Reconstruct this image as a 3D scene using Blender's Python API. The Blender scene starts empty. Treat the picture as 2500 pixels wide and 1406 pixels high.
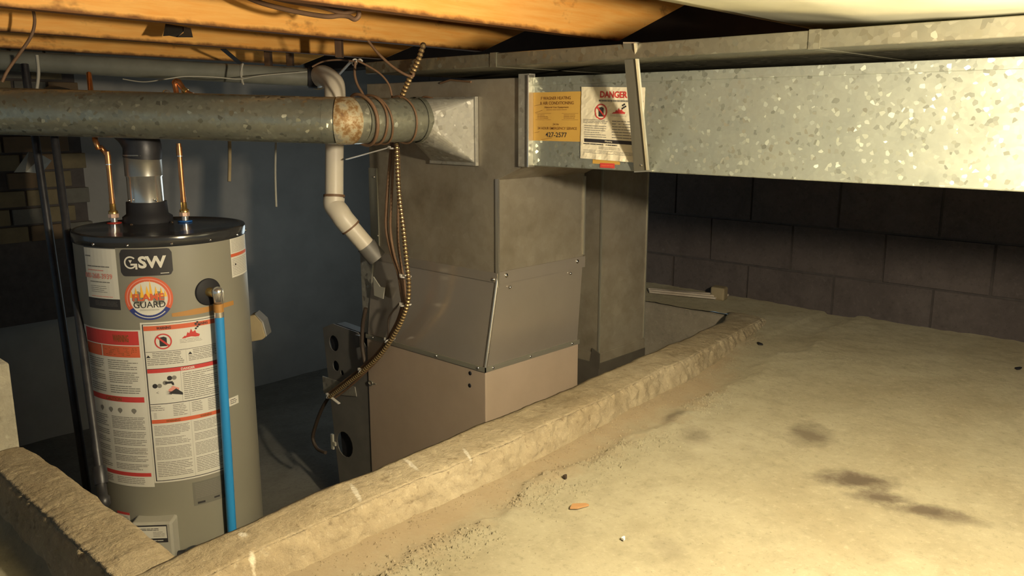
import bpy, bmesh, math, random
from mathutils import Vector, Matrix, noise
random.seed(7)
S = bpy.context.scene
C = S.collection

# ------------------------------------------------------------------ camera
F = 2029.0; CX, CY, HZ = 1250.0, 703.0, 285.0
PITCH = math.atan2(CY - HZ, F)
TH = math.atan2(1950, 2072.0)
cam = bpy.data.objects.new('camera', bpy.data.cameras.new('camera'))
C.objects.link(cam)
cam.data.sensor_width = 36.0
cam.data.lens = F * 36.0 / 2500.0
cam.data.clip_start = 0.02
cam.location = (0, 0, 0)
cam.rotation_euler = (math.pi / 2 - PITCH, 0, TH - math.pi / 2)
S.camera = cam

# ------------------------------------------------------------------ world, lamp, exposure
S.view_settings.view_transform = 'Standard'
S.view_settings.look = 'None'
S.view_settings.exposure = 0.0
S.view_settings.gamma = 1.0
S.view_settings.use_curve_mapping = False
W = bpy.data.worlds.new('world'); S.world = W
W.use_nodes = True
W.node_tree.nodes['Background'].inputs['Color'].default_value = (0.62, 0.86, 1.0, 1)
W.node_tree.nodes['Background'].inputs['Strength'].default_value = 0.20

def lamp(name, loc, power, col, rad):
    l = bpy.data.lights.new(name, 'POINT'); l.energy = power; l.color = col
    l.shadow_soft_size = rad
    o = bpy.data.objects.new(name, l); o.location = loc; C.objects.link(o); return o
lamp('work_lamp', (1.00, 0.04, 0.05), 124.0, (1.0, 0.84, 0.60), 0.035)
lamp('added_cool_fill', (2.45, 3.15, -0.55), 5.5, (0.84, 0.98, 1.0), 0.25)  # added cool lamp, hidden behind the furnace to brighten the back wall

# ------------------------------------------------------------------ geometry helpers (world axes: X right-back, Y left-back)
FH = Vector((math.cos(TH), math.sin(TH), 0)); RT = Vector((math.sin(TH), -math.cos(TH), 0))
FW = FH * math.cos(PITCH) - Vector((0, 0, math.sin(PITCH))); UP = RT.cross(FW)
def ray(x, y): return FW + RT * ((x - CX) / F) + UP * ((CY - y) / F)
def aX(x, y, X): d = ray(x, y); return d * (X / d.x)
def aY(x, y, Y): d = ray(x, y); return d * (Y / d.y)
def aZ(x, y, Z): d = ray(x, y); return d * (Z / d.z)
def aD(x, y, D): return ray(x, y) * D

class MB:
    def __init__(s): s.v = []; s.f = []; s.m = []; s.sm = []
    def add(s, vs, fs, mi=0, smooth=False):
        b = len(s.v); s.v += [tuple(p) for p in vs]
        for f in fs:
            s.f.append([b + i for i in f]); s.m.append(mi); s.sm.append(smooth)
    def box(s, a, b, mi=0):
        x0, y0, z0 = a; x1, y1, z1 = b
        s.add([(x0,y0,z0),(x1,y0,z0),(x1,y1,z0),(x0,y1,z0),(x0,y0,z1),(x1,y0,z1),(x1,y1,z1),(x0,y1,z1)],
              [(0,3,2,1),(4,5,6,7),(0,1,5,4),(1,2,6,5),(2,3,7,6),(3,0,4,7)], mi)
    def hexa(s, p, mi=0):   # 8 points: bottom loop, top loop
        s.add(p, [(0,3,2,1),(4,5,6,7),(0,1,5,4),(1,2,6,5),(2,3,7,6),(3,0,4,7)], mi)
    def obox(s, c, ax, ay, az, hx, hy, hz, mi=0):
        c = Vector(c); ax = Vector(ax).normalized() * hx; ay = Vector(ay).normalized() * hy; az = Vector(az).normalized() * hz
        s.hexa([c-ax-ay-az, c+ax-ay-az, c+ax+ay-az, c-ax+ay-az, c-ax-ay+az, c+ax-ay+az, c+ax+ay+az, c-ax+ay+az], mi)
    def bar(s, p0, p1, w, t, up=(0,0,1), mi=0):
        p0 = Vector(p0); p1 = Vector(p1); d = p1 - p0; a = d.cross(Vector(up)).normalized(); b = d.cross(a).normalized()
        s.obox((p0+p1)/2, d, a, b, d.length/2, w/2, t/2, mi)
    def prism(s, poly, off, mi=0):
        n = len(poly); off = Vector(off); A = [Vector(p) for p in poly]; B = [p + off for p in A]
        s.add(A + B, [tuple(range(n))[::-1], tuple(range(n, 2*n))] + [(i, (i+1) % n, n+(i+1) % n, n+i) for i in range(n)], mi)
    def tube(s, pts, r, n=12, mi=0, caps=True, closed=False, smooth=True):
        P = [Vector(p) for p in pts]; k = len(P); R = r if isinstance(r, (list, tuple)) else [r]*k
        T = []
        for i in range(k):
            if closed: t = P[(i+1) % k] - P[i-1]
            else: t = P[min(i+1, k-1)] - P[max(i-1, 0)]
            T.append(t.normalized())
        a = T[0].orthogonal().normalized(); vs = []
        for i in range(k):
            if i: 
                q = T[i-1].rotation_difference(T[i]); a = (q @ a).normalized()
            b = T[i].cross(a)
            for j in range(n):
                w = 2*math.pi*j/n; vs.append(P[i] + (a*math.cos(w) + b*math.sin(w))*R[i])
        fs = []
        for i in range(k if closed else k-1):
            i2 = (i+1) % k
            for j in range(n): fs.append((i*n+j, i*n+(j+1) % n, i2*n+(j+1) % n, i2*n+j))
        s.add(vs, fs, mi, smooth)
        if caps and not closed:
            s.add(vs[:n], [tuple(range(n))[::-1]], mi); s.add(vs[-n:], [tuple(range(n))], mi)
    def lathe(s, prof, o, d=(0,0,1), n=32, mi=0, smooth=True):
        o = Vector(o); d = Vector(d).normalized(); a = d.orthogonal().normalized(); b = d.cross(a); k = len(prof)
        vs = [o + d*h + (a*math.cos(2*math.pi*j/n) + b*math.sin(2*math.pi*j/n))*r for r, h in prof for j in range(n)]
        fs = [(i*n+j, i*n+(j+1) % n, (i+1)*n+(j+1) % n, (i+1)*n+j) for i in range(k-1) for j in range(n)]
        s.add(vs, fs, mi, smooth)
        if prof[0][0] > 1e-5: s.add(vs[:n], [tuple(range(n))[::-1]], mi)
        if prof[-1][0] > 1e-5: s.add(vs[-n:], [tuple(range(n))], mi)
    def grid(s, fn, nu, nv, mi=0, smooth=True, skip=None):
        vs = [fn(i/nu, j/nv) for j in range(nv+1) for i in range(nu+1)]
        fs = [(j*(nu+1)+i, j*(nu+1)+i+1, (j+1)*(nu+1)+i+1, (j+1)*(nu+1)+i) for j in range(nv) for i in range(nu) if not (skip and skip(i/nu, j/nv))]
        s.add(vs, fs, mi, smooth)
    def build(s, name, mats, parent=None, bevel=0, fix=True, doubles=False):
        me = bpy.data.meshes.new(name); me.from_pydata(s.v, [], s.f)
        for m in (mats if isinstance(mats, (list, tuple)) else [mats]): me.materials.append(m)
        me.polygons.foreach_set('material_index', s.m); me.polygons.foreach_set('use_smooth', s.sm)
        if fix:
            bm = bmesh.new(); bm.from_mesh(me)
            if doubles: bmesh.ops.remove_doubles(bm, verts=bm.verts, dist=1e-6)
            bmesh.ops.recalc_face_normals(bm, faces=bm.faces); bm.to_mesh(me); bm.free()
        me.update()
        o = bpy.data.objects.new(name, me); C.objects.link(o)
        if bevel:
            b = o.modifiers.new('bevel', 'BEVEL'); b.width = bevel; b.segments = 2; b.limit_method = 'ANGLE'
        if parent:
            o.parent = parent
            o.matrix_parent_inverse = Matrix.Translation(-parent.location)
        return o

def tag(o, label, cat, group=None):
    o['label'] = label; o['category'] = cat
    if group: o['group'] = group
    return o
def thing(name, label, cat, loc=(0,0,0), group=None):
    o = bpy.data.objects.new(name, None); o.location = loc; o.empty_display_size = .05; C.objects.link(o)
    return tag(o, label, cat, group)
def struct(o): o['kind'] = 'structure'; return o
def smooth_path(P, k=6):
    P = [Vector(p) for p in P]; out = []
    for i in range(len(P)-1):
        a = P[max(i-1, 0)]; b = P[i]; c = P[i+1]; d = P[min(i+2, len(P)-1)]
        for j in range(k):
            t = j/k
            out.append(.5*((2*b) + (c-a)*t + (2*a-5*b+4*c-d)*t*t + (3*b-a-3*c+d)*t**3))
    out.append(P[-1]); return out
def resample(P, step):
    out = [P[0]]; acc = 0
    for i in range(1, len(P)):
        a, b = P[i-1], P[i]; L = (b-a).length; d = step-acc
        while d <= L and L > 0: out.append(a.lerp(b, d/L)); d += step
        acc = L-(d-step)
    return out
def fb(p, sc, oct=4): return noise.fractal(Vector(p)*sc, 1.0, 2.0, oct)

# ------------------------------------------------------------------ materials
def mat(name, col, rough=.5, metal=0.0, spec=None):
    m = bpy.data.materials.new(name); m.use_nodes = True
    b = m.node_tree.nodes['Principled BSDF']
    b.inputs['Base Color'].default_value = (*col, 1); b.inputs['Roughness'].default_value = rough; b.inputs['Metallic'].default_value = metal
    if spec is not None: b.inputs['Specular IOR Level'].default_value = spec
    return m
def nodes(m): return m.node_tree.nodes, m.node_tree.links, m.node_tree.nodes['Principled BSDF']
def N(m, t, **kw):
    n = m.node_tree.nodes.new(t)
    for k, v in kw.items():
        if k in n.inputs: n.inputs[k].default_value = v
        else: setattr(n, k, v)
    return n
def pos(m, scale=(1,1,1), loc=(0,0,0), rot=(0,0,0)):
    g = N(m, 'ShaderNodeNewGeometry'); mp = N(m, 'ShaderNodeMapping')
    mp.inputs['Scale'].default_value = scale; mp.inputs['Location'].default_value = loc; mp.inputs['Rotation'].default_value = rot
    m.node_tree.links.new(g.outputs['Position'], mp.inputs['Vector']); return mp.outputs['Vector']
def ramp(m, fac, stops):
    r = N(m, 'ShaderNodeValToRGB'); e = r.color_ramp.elements
    while len(e) < len(stops): e.new(.5)
    for k, (p, c) in enumerate(stops):
        e[k].position = p; e[k].color = (*c, 1) if len(c) == 3 else c
    m.node_tree.links.new(fac, r.inputs['Fac']); return r.outputs['Color']
def mix(m, fac, a, b, mode='MIX'):
    n = N(m, 'ShaderNodeMix', data_type='RGBA', blend_type=mode)
    L = m.node_tree.links
    for sock, v in ((n.inputs[0], fac), (n.inputs[6], a), (n.inputs[7], b)):
        if isinstance(v, (int, float)): sock.default_value = v
        elif isinstance(v, tuple): sock.default_value = (*v, 1)
        else: L.new(v, sock)
    return n.outputs[2]
def noise_n(m, vec, scale, detail=5, rough=.6):
    n = N(m, 'ShaderNodeTexNoise', Scale=scale, Detail=detail, Roughness=rough)
    m.node_tree.links.new(vec, n.inputs['Vector']); return n.outputs['Fac']
def bump(m, h, strength=.3, dist=.01):
    b = N(m, 'ShaderNodeBump', Strength=strength, Distance=dist); L = m.node_tree.links
    L.new(h, b.inputs['Height']); L.new(b.outputs['Normal'], nodes(m)[2].inputs['Normal'])
def mrange(m, v, a, b, c=0., d=1.):
    n = N(m, 'ShaderNodeMapRange'); n.inputs[1].default_value = a; n.inputs[2].default_value = b; n.inputs[3].default_value = c; n.inputs[4].default_value = d
    m.node_tree.links.new(v, n.inputs[0]); return n.outputs[0]
def math_n(m, op, a, b=0.):
    n = N(m, 'ShaderNodeMath', operation=op)
    for i, v in enumerate((a, b)):
        if isinstance(v, (int, float)): n.inputs[i].default_value = v
        else: m.node_tree.links.new(v, n.inputs[i])
    return n.outputs[0]

def galv(name, col=(.50,.51,.47), rough=.42, metal=.75, scale=75, tilt=.35, dirt=.25, var=.5, dirtcol=(.16,.13,.08)):
    m = mat(name, col, rough, metal); ns, L, b = nodes(m); v = pos(m)
    vo = N(m, 'ShaderNodeTexVoronoi', Scale=scale, Randomness=1.0); L.new(v, vo.inputs['Vector'])
    sub = N(m, 'ShaderNodeVectorMath', operation='SUBTRACT'); sub.inputs[1].default_value = (.5,.5,.5); L.new(vo.outputs['Color'], sub.inputs[0])
    sc = N(m, 'ShaderNodeVectorMath', operation='SCALE'); L.new(sub.outputs[0], sc.inputs[0])
    wn = N(m, 'ShaderNodeTexWhiteNoise', noise_dimensions='3D'); L.new(vo.outputs['Color'], wn.inputs['Vector'])
    L.new(mrange(m, wn.outputs['Value'], .72, .80, tilt*.12, tilt*1.5), sc.inputs['Scale'])
    g = N(m, 'ShaderNodeNewGeometry'); ad = N(m, 'ShaderNodeVectorMath', operation='ADD'); L.new(g.outputs['Normal'], ad.inputs[0]); L.new(sc.outputs[0], ad.inputs[1])
    nm = N(m, 'ShaderNodeVectorMath', operation='NORMALIZE'); L.new(ad.outputs[0], nm.inputs[0]); L.new(nm.outputs[0], b.inputs['Normal'])
    sep = N(m, 'ShaderNodeSeparateColor'); L.new(vo.outputs['Color'], sep.inputs[0])
    lo = tuple(c*(1-var*.5) for c in col); hi = tuple(min(1, c*(1+var*.45)) for c in col)
    c1 = ramp(m, sep.outputs[0], [(0, lo), (.75, col), (1, hi)])
    d = noise_n(m, v, 7, 5, .65)
    c2 = mix(m, mrange(m, d, .42, .75, 0, dirt), c1, dirtcol)
    L.new(c2, b.inputs['Base Color'])
    r2 = noise_n(m, v, 14, 3); L.new(mrange(m, r2, .3, .7, rough-.06, rough+.1), b.inputs['Roughness'])
    return m

def concrete(name, a, b_, c, stains=(), dust=None, bumps=.5, streaks=(), drough=.55, pits=0):
    m = mat(name, a, .93, 0, .2); ns, L, b = nodes(m)
    v = pos(m)
    if 'Diffuse Roughness' in b.inputs: b.inputs['Diffuse Roughness'].default_value = drough
    n1 = noise_n(m, v, 2.3, 6, .6); n2 = noise_n(m, v, 11, 6, .7); n3 = noise_n(m, v, 60, 4, .7)
    col = ramp(m, n1, [(.3, b_), (.52, a), (.72, c)])
    col = mix(m, mrange(m, n2, .45, .75, 0, .55), col, tuple(x*.72 for x in b_))
    col = mix(m, mrange(m, n3, .56, .74, 0, .5), col, tuple(x*.55 for x in b_))
    col = mix(m, mrange(m, n3, .44, .30, 0, .35), col, tuple(min(1, x*1.2) for x in c))
    if dust:  # brown dust lying along the foot of the kerb
        sx = N(m, 'ShaderNodeSeparateXYZ'); L.new(v, sx.inputs[0])
        e = math_n(m, 'ADD', sx.outputs[1], math_n(m, 'MULTIPLY', math_n(m, 'SUBTRACT', n2, .5), .25))
        e = math_n(m, 'SUBTRACT', e, math_n(m, 'MULTIPLY', sx.outputs[0], .055))
        e = math_n(m, 'SUBTRACT', e, mrange(m, sx.outputs[0], 2.2, 3.1, 0, .3))
        k = math_n(m, 'MULTIPLY', math_n(m, 'MULTIPLY', mrange(m, e, 1.03, 1.16), mrange(m, sx.outputs[1], 1.45, 1.55, 1, 0)), mrange(m, sx.outputs[0], .3, .9, .35, 1.0))
        col = mix(m, math_n(m, 'MULTIPLY', k, .6), col, dust)
    for (x, y, ang, sx_, sy_, st) in stains:
        d = pos(m); su = N(m, 'ShaderNodeVectorMath', operation='SUBTRACT'); su.inputs[1].default_value = (x, y, -.82); L.new(d, su.inputs[0])
        mp = N(m, 'ShaderNodeMapping', vector_type='TEXTURE'); mp.inputs['Rotation'].default_value = (0, 0, ang); mp.inputs['Scale'].default_value = (sx_, sy_, 1); L.new(su.outputs[0], mp.inputs['Vector'])
        le = N(m, 'ShaderNodeVectorMath', operation='LENGTH'); L.new(mp.outputs[0], le.inputs[0])
        w = math_n(m, 'ADD', le.outputs['Value'], math_n(m, 'MULTIPLY', math_n(m, 'SUBTRACT', noise_n(m, v, 16, 5, .7), .5), 1.6))
        col = mix(m, mrange(m, w, 1.15, .35, 0, st), col, (.075, .058, .042))
    if pits:
        np_ = noise_n(m, v, 34, 3, .55); col = mix(m, mrange(m, np_, .635, .70, 0, pits), col, (.15,.11,.065))
    for (px0, py0, px1, py1, wd, scol) in streaks:
        A_, B_ = aZ(px0, py0, -.76), aZ(px1, py1, -.76); mid = (A_+B_)/2; d_ = B_-A_
        su = N(m, 'ShaderNodeVectorMath', operation='SUBTRACT'); su.inputs[1].default_value = mid; L.new(v, su.inputs[0])
        mp = N(m, 'ShaderNodeMapping', vector_type='TEXTURE'); mp.inputs['Rotation'].default_value = (0, 0, math.atan2(d_.y, d_.x)); mp.inputs['Scale'].default_value = (d_.length/2, wd, .05); L.new(su.outputs[0], mp.inputs['Vector'])
        le = N(m, 'ShaderNodeVectorMath', operation='LENGTH'); L.new(mp.outputs[0], le.inputs[0])
        w = math_n(m, 'ADD', le.outputs['Value'], math_n(m, 'MULTIPLY', math_n(m, 'SUBTRACT', n3, .5), 1.4))
        col = mix(m, mrange(m, w, 1.1, .6, 0, .8), col, scol)
    L.new(col, b.inputs['Base Color'])
    h = math_n(m, 'ADD', math_n(m, 'MULTIPLY', n2, .6), math_n(m, 'MULTIPLY', n3, .4)); bump(m, h, bumps, .012)
    return m

def noisy(name, col, col2, scale, rough=.6, metal=0., bs=.2, lo=.35, hi=.7, stretch=(1,1,1)):
    m = mat(name, col, rough, metal); ns, L, b = nodes(m); v = pos(m, stretch); n = noise_n(m, v, scale)
    L.new(ramp(m, n, [(lo, col), (hi, col2)]), b.inputs['Base Color'])
    if bs: bump(m, n, bs, .004)
    return m

def wood(name, c0, c1, dark):
    m = mat(name, c0, .7); ns, L, b = nodes(m)
    v = pos(m, (1.2, 1, 14)); n = noise_n(m, v, 6, 6, .6); v2 = pos(m, (.8, 1, 45)); n2 = noise_n(m, v2, 9, 3)
    col = ramp(m, n, [(.3, c1), (.6, c0)]); col = mix(m, mrange(m, n2, .5, .8, 0, .35), col, c1)
    kn = noise_n(m, pos(m, (2.2, 1, 3.4)), 3.0, 4, .7); col = mix(m, mrange(m, kn, .60, .74, 0, .8), col, dark)
    sx = N(m, 'ShaderNodeSeparateXYZ'); L.new(pos(m), sx.inputs[0])
    e = math_n(m, 'ADD', sx.outputs[2], math_n(m, 'MULTIPLY', math_n(m, 'SUBTRACT', noise_n(m, pos(m), 22, 4), .5), .02))
    col = mix(m, mrange(m, e, .242, .232, 0, .93), col, tuple(c*.55 for c in dark))  # joist undersides darkened in the colour, standing in for shade
    L.new(col, b.inputs['Base Color']); bump(m, n2, .15, .003); return m

M = {}
M['galv'] = galv('galvanised_new', (.35,.375,.32), .40, .6, 130, .34, .12, .08)
M['galv_dull'] = galv('galvanised_dull', (.40,.39,.34), .46, .45, 90, .3, .4, .2)
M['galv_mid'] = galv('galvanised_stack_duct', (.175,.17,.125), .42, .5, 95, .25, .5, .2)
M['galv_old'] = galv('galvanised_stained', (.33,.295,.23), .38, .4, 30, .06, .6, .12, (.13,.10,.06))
M['galv_round'] = galv('galvanised_round_duct', (.32,.33,.265), .31, .6, 105, .36, .4, .15)
M['sheet'] = noisy('sheet_metal_smooth', (.50,.45,.39), (.44,.395,.34), 3, .19, .62, .02)
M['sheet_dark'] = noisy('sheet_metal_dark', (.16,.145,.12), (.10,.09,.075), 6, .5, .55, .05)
M['cabinet'] = noisy('cabinet_enamel_beige', (.44,.35,.27), (.39,.31,.235), 5, .5, .1, .03)
M['cab_grey'] = noisy('cabinet_grey', (.21,.20,.18), (.15,.145,.135), 8, .55, .3, .03)
M['edge'] = mat('bright_metal_edge', (.80,.76,.66), .28, .9)
M['screw'] = mat('screw_bright', (.9,.88,.82), .18, 1.0)
M['joist'] = wood('joist_lumber', (1.0,.54,.14), (.94,.42,.08), (.30,.11,.025))
M['shadewood'] = noisy('shade_dark_wood', (.035,.02,.012), (.022,.013,.008), 9, .9, 0, .2)  # near-black colour puts the shade into the added beam
M['subfloor'] = noisy('subfloor_boards', (.16,.09,.045), (.10,.055,.03), 5, .85, 0, .2, .35, .7, (1, 8, 1))
stain = [(2.045,.845,.25,.10,.06,.75),(1.85,.655,-.9,.10,.055,.95),(1.80,.575,-1.0,.075,.035,.9),(1.80,.485,-1.2,.085,.035,.9),(1.80,.42,-1.3,.07,.03,.5),
         (1.93,1.19,.2,.07,.03,.6),(1.83,1.06,.2,.06,.045,.4),(1.29,.80,.9,.06,.03,.25)]
M['floor'] = concrete('ledge_concrete', (.265,.24,.165), (.222,.193,.126), (.305,.28,.20), stain, (.30,.22,.135), .5)
M['curb'] = concrete('curb_concrete', (.35,.29,.19), (.275,.215,.13), (.44,.38,.265), bumps=1.0, drough=.1, pits=.55, streaks=[(985,1122,1022,1152,.006,(.62,.58,.48)),(855,1180,882,1225,.006,(.62,.58,.48)),(612,1335,630,1400,.007,(.70,.64,.50)),(1130,1095,1150,1120,.005,(.58,.54,.45)),(530,1390,610,1358,.003,(.45,.15,.08)),(585,1300,600,1310,.008,(.66,.62,.52))])
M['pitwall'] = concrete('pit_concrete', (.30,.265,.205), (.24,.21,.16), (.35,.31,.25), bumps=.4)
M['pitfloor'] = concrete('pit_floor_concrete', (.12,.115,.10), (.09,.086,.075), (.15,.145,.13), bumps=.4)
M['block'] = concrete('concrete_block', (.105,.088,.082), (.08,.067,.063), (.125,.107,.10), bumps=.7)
M['parge'] = noisy('parged_wall', (.30,.29,.27), (.24,.235,.22), 4, .95, 0, .2)
M['mortar'] = noisy('mortar', (.07,.06,.056), (.05,.043,.04), 30, .95, 0, .3)
M['pier'] = concrete('pier_concrete', (.42,.39,.30), (.34,.31,.23), (.50,.46,.36), bumps=.6)
M['brick_tan'] = noisy('brick_tan', (.15,.12,.065), (.11,.09,.05), 18, .9, 0, .4)
M['brick_grey'] = noisy('brick_grey', (.12,.115,.095), (.085,.08,.07), 18, .9, 0, .4)
M['brick_rust'] = noisy('brick_rust', (.13,.085,.045), (.10,.07,.04), 18, .9, 0, .4)
M['tank'] = noisy('tank_enamel_grey', (.245,.235,.19), (.225,.215,.175), 4, .42, 0, 0)
M['blackgloss'] = mat('black_gloss_cap', (.030,.031,.033), .16, 0, .7)
M['black'] = mat('black_plastic', (.022,.022,.026), .6, 0, .25)
M['blackmet'] = noisy('black_iron', (.03,.03,.035), (.055,.055,.06), 20, .42, .4, .1)
M['chrome'] = mat('polished_flue_metal', (.80,.79,.74), .2, .85)
M['fluemet'] = mat('flue_metal_dull', (.34,.33,.30), .3, .75)
M['copper'] = noisy('copper_tube', (.78,.36,.15), (.60,.25,.10), 25, .3, .9, 0)
M['brass'] = mat('brass_fitting', (.85,.58,.20), .25, .9)
M['solder'] = mat('pinkish_union', (.75,.52,.40), .4, .5)
M['pvc'] = noisy('white_pvc', (.76,.70,.58), (.68,.61,.48), 6, .4, 0, 0)
M['pvcgrey'] = noisy('dusty_grey_pipe', (.22,.225,.19), (.15,.155,.13), 9, .38, 0, 0)
M['blue'] = mat('blue_plastic_pipe', (.03,.27,.62), .4)
M['cable'] = noisy('brown_cable', (.21,.12,.065), (.15,.085,.045), 20, .6, 0, 0)
M['cabledark'] = mat('dark_cable', (.05,.035,.025), .6)
M['bx'] = mat('armoured_cable_brass', (.50,.36,.17), .38, .7)
M['bxgap'] = mat('armoured_cable_groove', (.10,.06,.03), .5, .3)
M['white'] = mat('white_nylon', (.80,.77,.70), .45)
M['wirewhite'] = mat('dusty_white_wire', (.40,.39,.33), .6)
M['paper'] = noisy('label_paper', (.70,.68,.60), (.66,.64,.56), 6, .6, 0, 0)
M['paperwarm'] = noisy('notice_paper', (.80,.74,.56), (.74,.67,.48), 9, .7, 0, .25)
M['card'] = noisy('yellow_card', (.58,.35,.07), (.52,.30,.06), 8, .7, 0, 0)
M['red'] = mat('print_red', (.55,.05,.045), .6)
M['orange'] = mat('print_orange', (.62,.12,.05), .6)
M['flame'] = mat('print_flame', (.88,.48,.05), .6)
M['ink'] = mat('print_ink', (.03,.028,.03), .6)
M['greyink'] = mat('print_grey_ink', (.22,.21,.18), .6)
M['brownink'] = mat('print_brown_ink', (.20,.085,.02), .6)
M['navy'] = mat('print_navy', (.03,.045,.20), .6)
M['pink'] = mat('print_pink', (.72,.30,.24), .6)
M['tape'] = mat('brown_tape', (.42,.21,.055), .5)
M['fadedplate'] = mat('faded_grey_plate', (.165,.16,.135), .5)
M['insul'] = noisy('pale_insulation_facing', (.80,.78,.56), (.70,.68,.48), 4, .75, 0, .3)
M['tapeband'] = None
m = mat('rusty_joint_tape', (.4,.3,.2), .6, .3); ns, L, b = nodes(m); v = pos(m)
L.new(ramp(m, noise_n(m, v, 26, 5, .7), [(.34, (.17,.085,.035)), (.45, (.30,.18,.07)), (.54, (.46,.40,.26)), (.64, (.28,.27,.22))]), b.inputs['Base Color']); M['tapeband'] = m
M['valve'] = noisy('valve_grey_plastic', (.42,.41,.35), (.37,.36,.31), 8, .45, 0, 0)
M['knob'] = mat('dark_valve_knob', (.035,.045,.06), .4)
M['chip'] = mat('orange_wood_chip', (.36,.20,.085), .8)
M['ringred'] = mat('red_ring', (.35,.03,.02), .4)
M['ringblue'] = mat('blue_ring', (.02,.12,.42), .4)
M['cardboard'] = noisy('cardboard', (.36,.29,.17), (.30,.24,.14), 12, .85, 0, .1)
M['moulding'] = noisy('pale_moulding', (.62,.55,.44), (.42,.33,.24), 5, .7, 0, 0)
M['strapdark'] = mat('zinc_strap_dull', (.20,.19,.15), .45, .5)
M['zinc'] = mat('zinc_strap', (.46,.45,.37), .4, .7)

# ------------------------------------------------------------------ the setting
LZ = -.82      # crawl-space ledge
PZ = -1.50     # pit floor
XI, YI = .57, 1.42   # inner corner of the pit
XFAR = 3.11
YB = 4.15      # back wall

def floor_h(x, y):
    h = LZ + .006*fb((x, y, 0), 3, 3) + .0025*fb((x, y, 5), 22, 3)
    if x < .47 and y > .6: h -= .055*min(1, (.47-x)/.03)*min(1, (y-.6)/.5)   # the ledge beyond the left curb lies a little lower
    if y > .9 and y < 1.4 and x > .4:   # rough shoulder left by old form boards
        d = y - (1.07 + .055*x + .05*fb((x, 0, 9), 4, 3))
        h += .010*(1/(1+math.exp(-d/.012)))*(-1) + .009*math.exp(-(d/.03)**2)*(1+fb((x, y, 2), 30, 3))
    return h
def ip(t, P):
    for (a, b), (c, d) in zip(P, P[1:]):
        if t <= c: return b+(d-b)*max(0, (t-a)/(c-a))
    return P[-1][1]
IN = [(.4,1.37),(.58,1.376),(.92,1.391),(1.4,1.425),(1.82,1.448),(2.29,1.493),(2.85,1.562),(3.08,1.66),(3.2,1.72)]
OUT = [(.4,1.262),(.57,1.266),(.94,1.279),(1.29,1.281),(1.82,1.318),(2.34,1.366),(2.9,1.455),(3.1,1.50),(3.2,1.56)]
TOP = [(.4,-.775),(.60,-.765),(.8,-.758),(1.4,-.758),(2.2,-.762),(2.8,-.778),(3.08,-.795),(3.2,-.83)]
fm = MB()
x0, x1, y0, y1 = -.9, 3.47, -1.3, YB
nx, ny = 330, 410
def ff(u, v):
    x = x0+(x1-x0)*u; y = y0+(y1-y0)*v; return (x, y, floor_h(x, y))
def fskip(u, v):
    x = x0+(x1-x0)*(u+.5/nx); y = y0+(y1-y0)*(v+.5/ny); return XI-.05 < x < XFAR and y > ip(x, OUT)+.012
fm.grid(ff, nx, ny, 0, True, fskip)
struct(fm.build('floor', M['floor']))
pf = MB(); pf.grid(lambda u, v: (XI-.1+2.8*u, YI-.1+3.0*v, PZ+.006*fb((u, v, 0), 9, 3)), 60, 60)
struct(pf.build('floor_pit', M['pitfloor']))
pw = MB()
pw.add([(XFAR,YI+.18,LZ-.010),(XFAR+.05,YI+.18,LZ-.010),(XFAR+.05,YB,LZ-.010),(XFAR,YB,LZ-.010)], [(0,1,2,3)])
pw.grid(lambda u, v: (XFAR+.006*fb((v*.7, u*2.7, 3), 6, 3), YI+.18+2.55*u, PZ-.02+(LZ-PZ+.012)*v), 60, 24)
struct(pw.build('wall_pit_far', M['pitwall']))
pl = MB()
pl.add([(XI, 2.2, PZ-.02), (XI, YB, PZ-.02), (XI, YB, LZ), (XI, 2.2, LZ)], [(0,1,2,3)])
struct(pl.build('wall_pit_left', M['pitwall']))

# block wall on the right, every block a part of it
def block_wall(name, axis, at, a0, a1, zs, lay, mats, depth=.10, sign=1):
    w = MB()
    lo, hi = zs[0], zs[-1]
    if axis == 'X': w.box((at+.006, a0, lo), (at+.2, a1, hi))
    else: w.box((a0, at+.006, lo), (a1, at+.2, hi))
    root = struct(w.build(name, M['mortar']))
    for i in range(len(zs)-1):
        off = lay(i); k = a0 - .4 + (off - a0) % .397
        while k < a1:
            p, q = max(k+.005, a0), min(k+.397-.005, a1)
            if q-p > .04:
                d = random.uniform(-.004, .004); b = MB(); zb, zt = zs[i]+.005, zs[i+1]-.005
                nz = 2; ny_ = 4
                def fn(u, v, p=p, q=q, zb=zb, zt=zt, d=d):
                    s = p+(q-p)*u; z = zb+(zt-zb)*v; e = d+.003*fb((s, z, i), 9, 2)
                    return (at-e-.001, s, z) if axis == 'X' else (s, at-e-.001, z)
                b.grid(fn, ny_, nz, 0, False)
                fr = [fn(*t) for t in ((0,0),(1,0),(1,1),(0,1))]
                bk = [((at+.03, t[1], t[2]) if axis == 'X' else (t[0], at+.03, t[2])) for t in fr]
                b.add(fr+bk, [(0,1,5,4),(1,2,6,5),(2,3,7,6),(3,0,4,7)])
                o = b.build('block', mats, root, .0)
            k += .397
    return root
block_wall('wall_right', 'X', 3.47, -1.3, YB, [LZ-.03, -.665, -.462, -.259, -.056, .147, .35, .465], lambda i: .79 if i % 2 else .99, M['block'])
wb = MB(); wb.grid(lambda u, v: (-.9+4.37*u, YB+.006*fb((u*4, v*2, 1), 5, 3), PZ-.02+1.99*v), 60, 30)
struct(wb.build('wall_back', M['parge']))
cl = MB(); cl.box((-.9, -1.3, .465), (3.6, YB+.1, .49)); struct(cl.build('ceiling', M['subfloor']))

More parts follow.
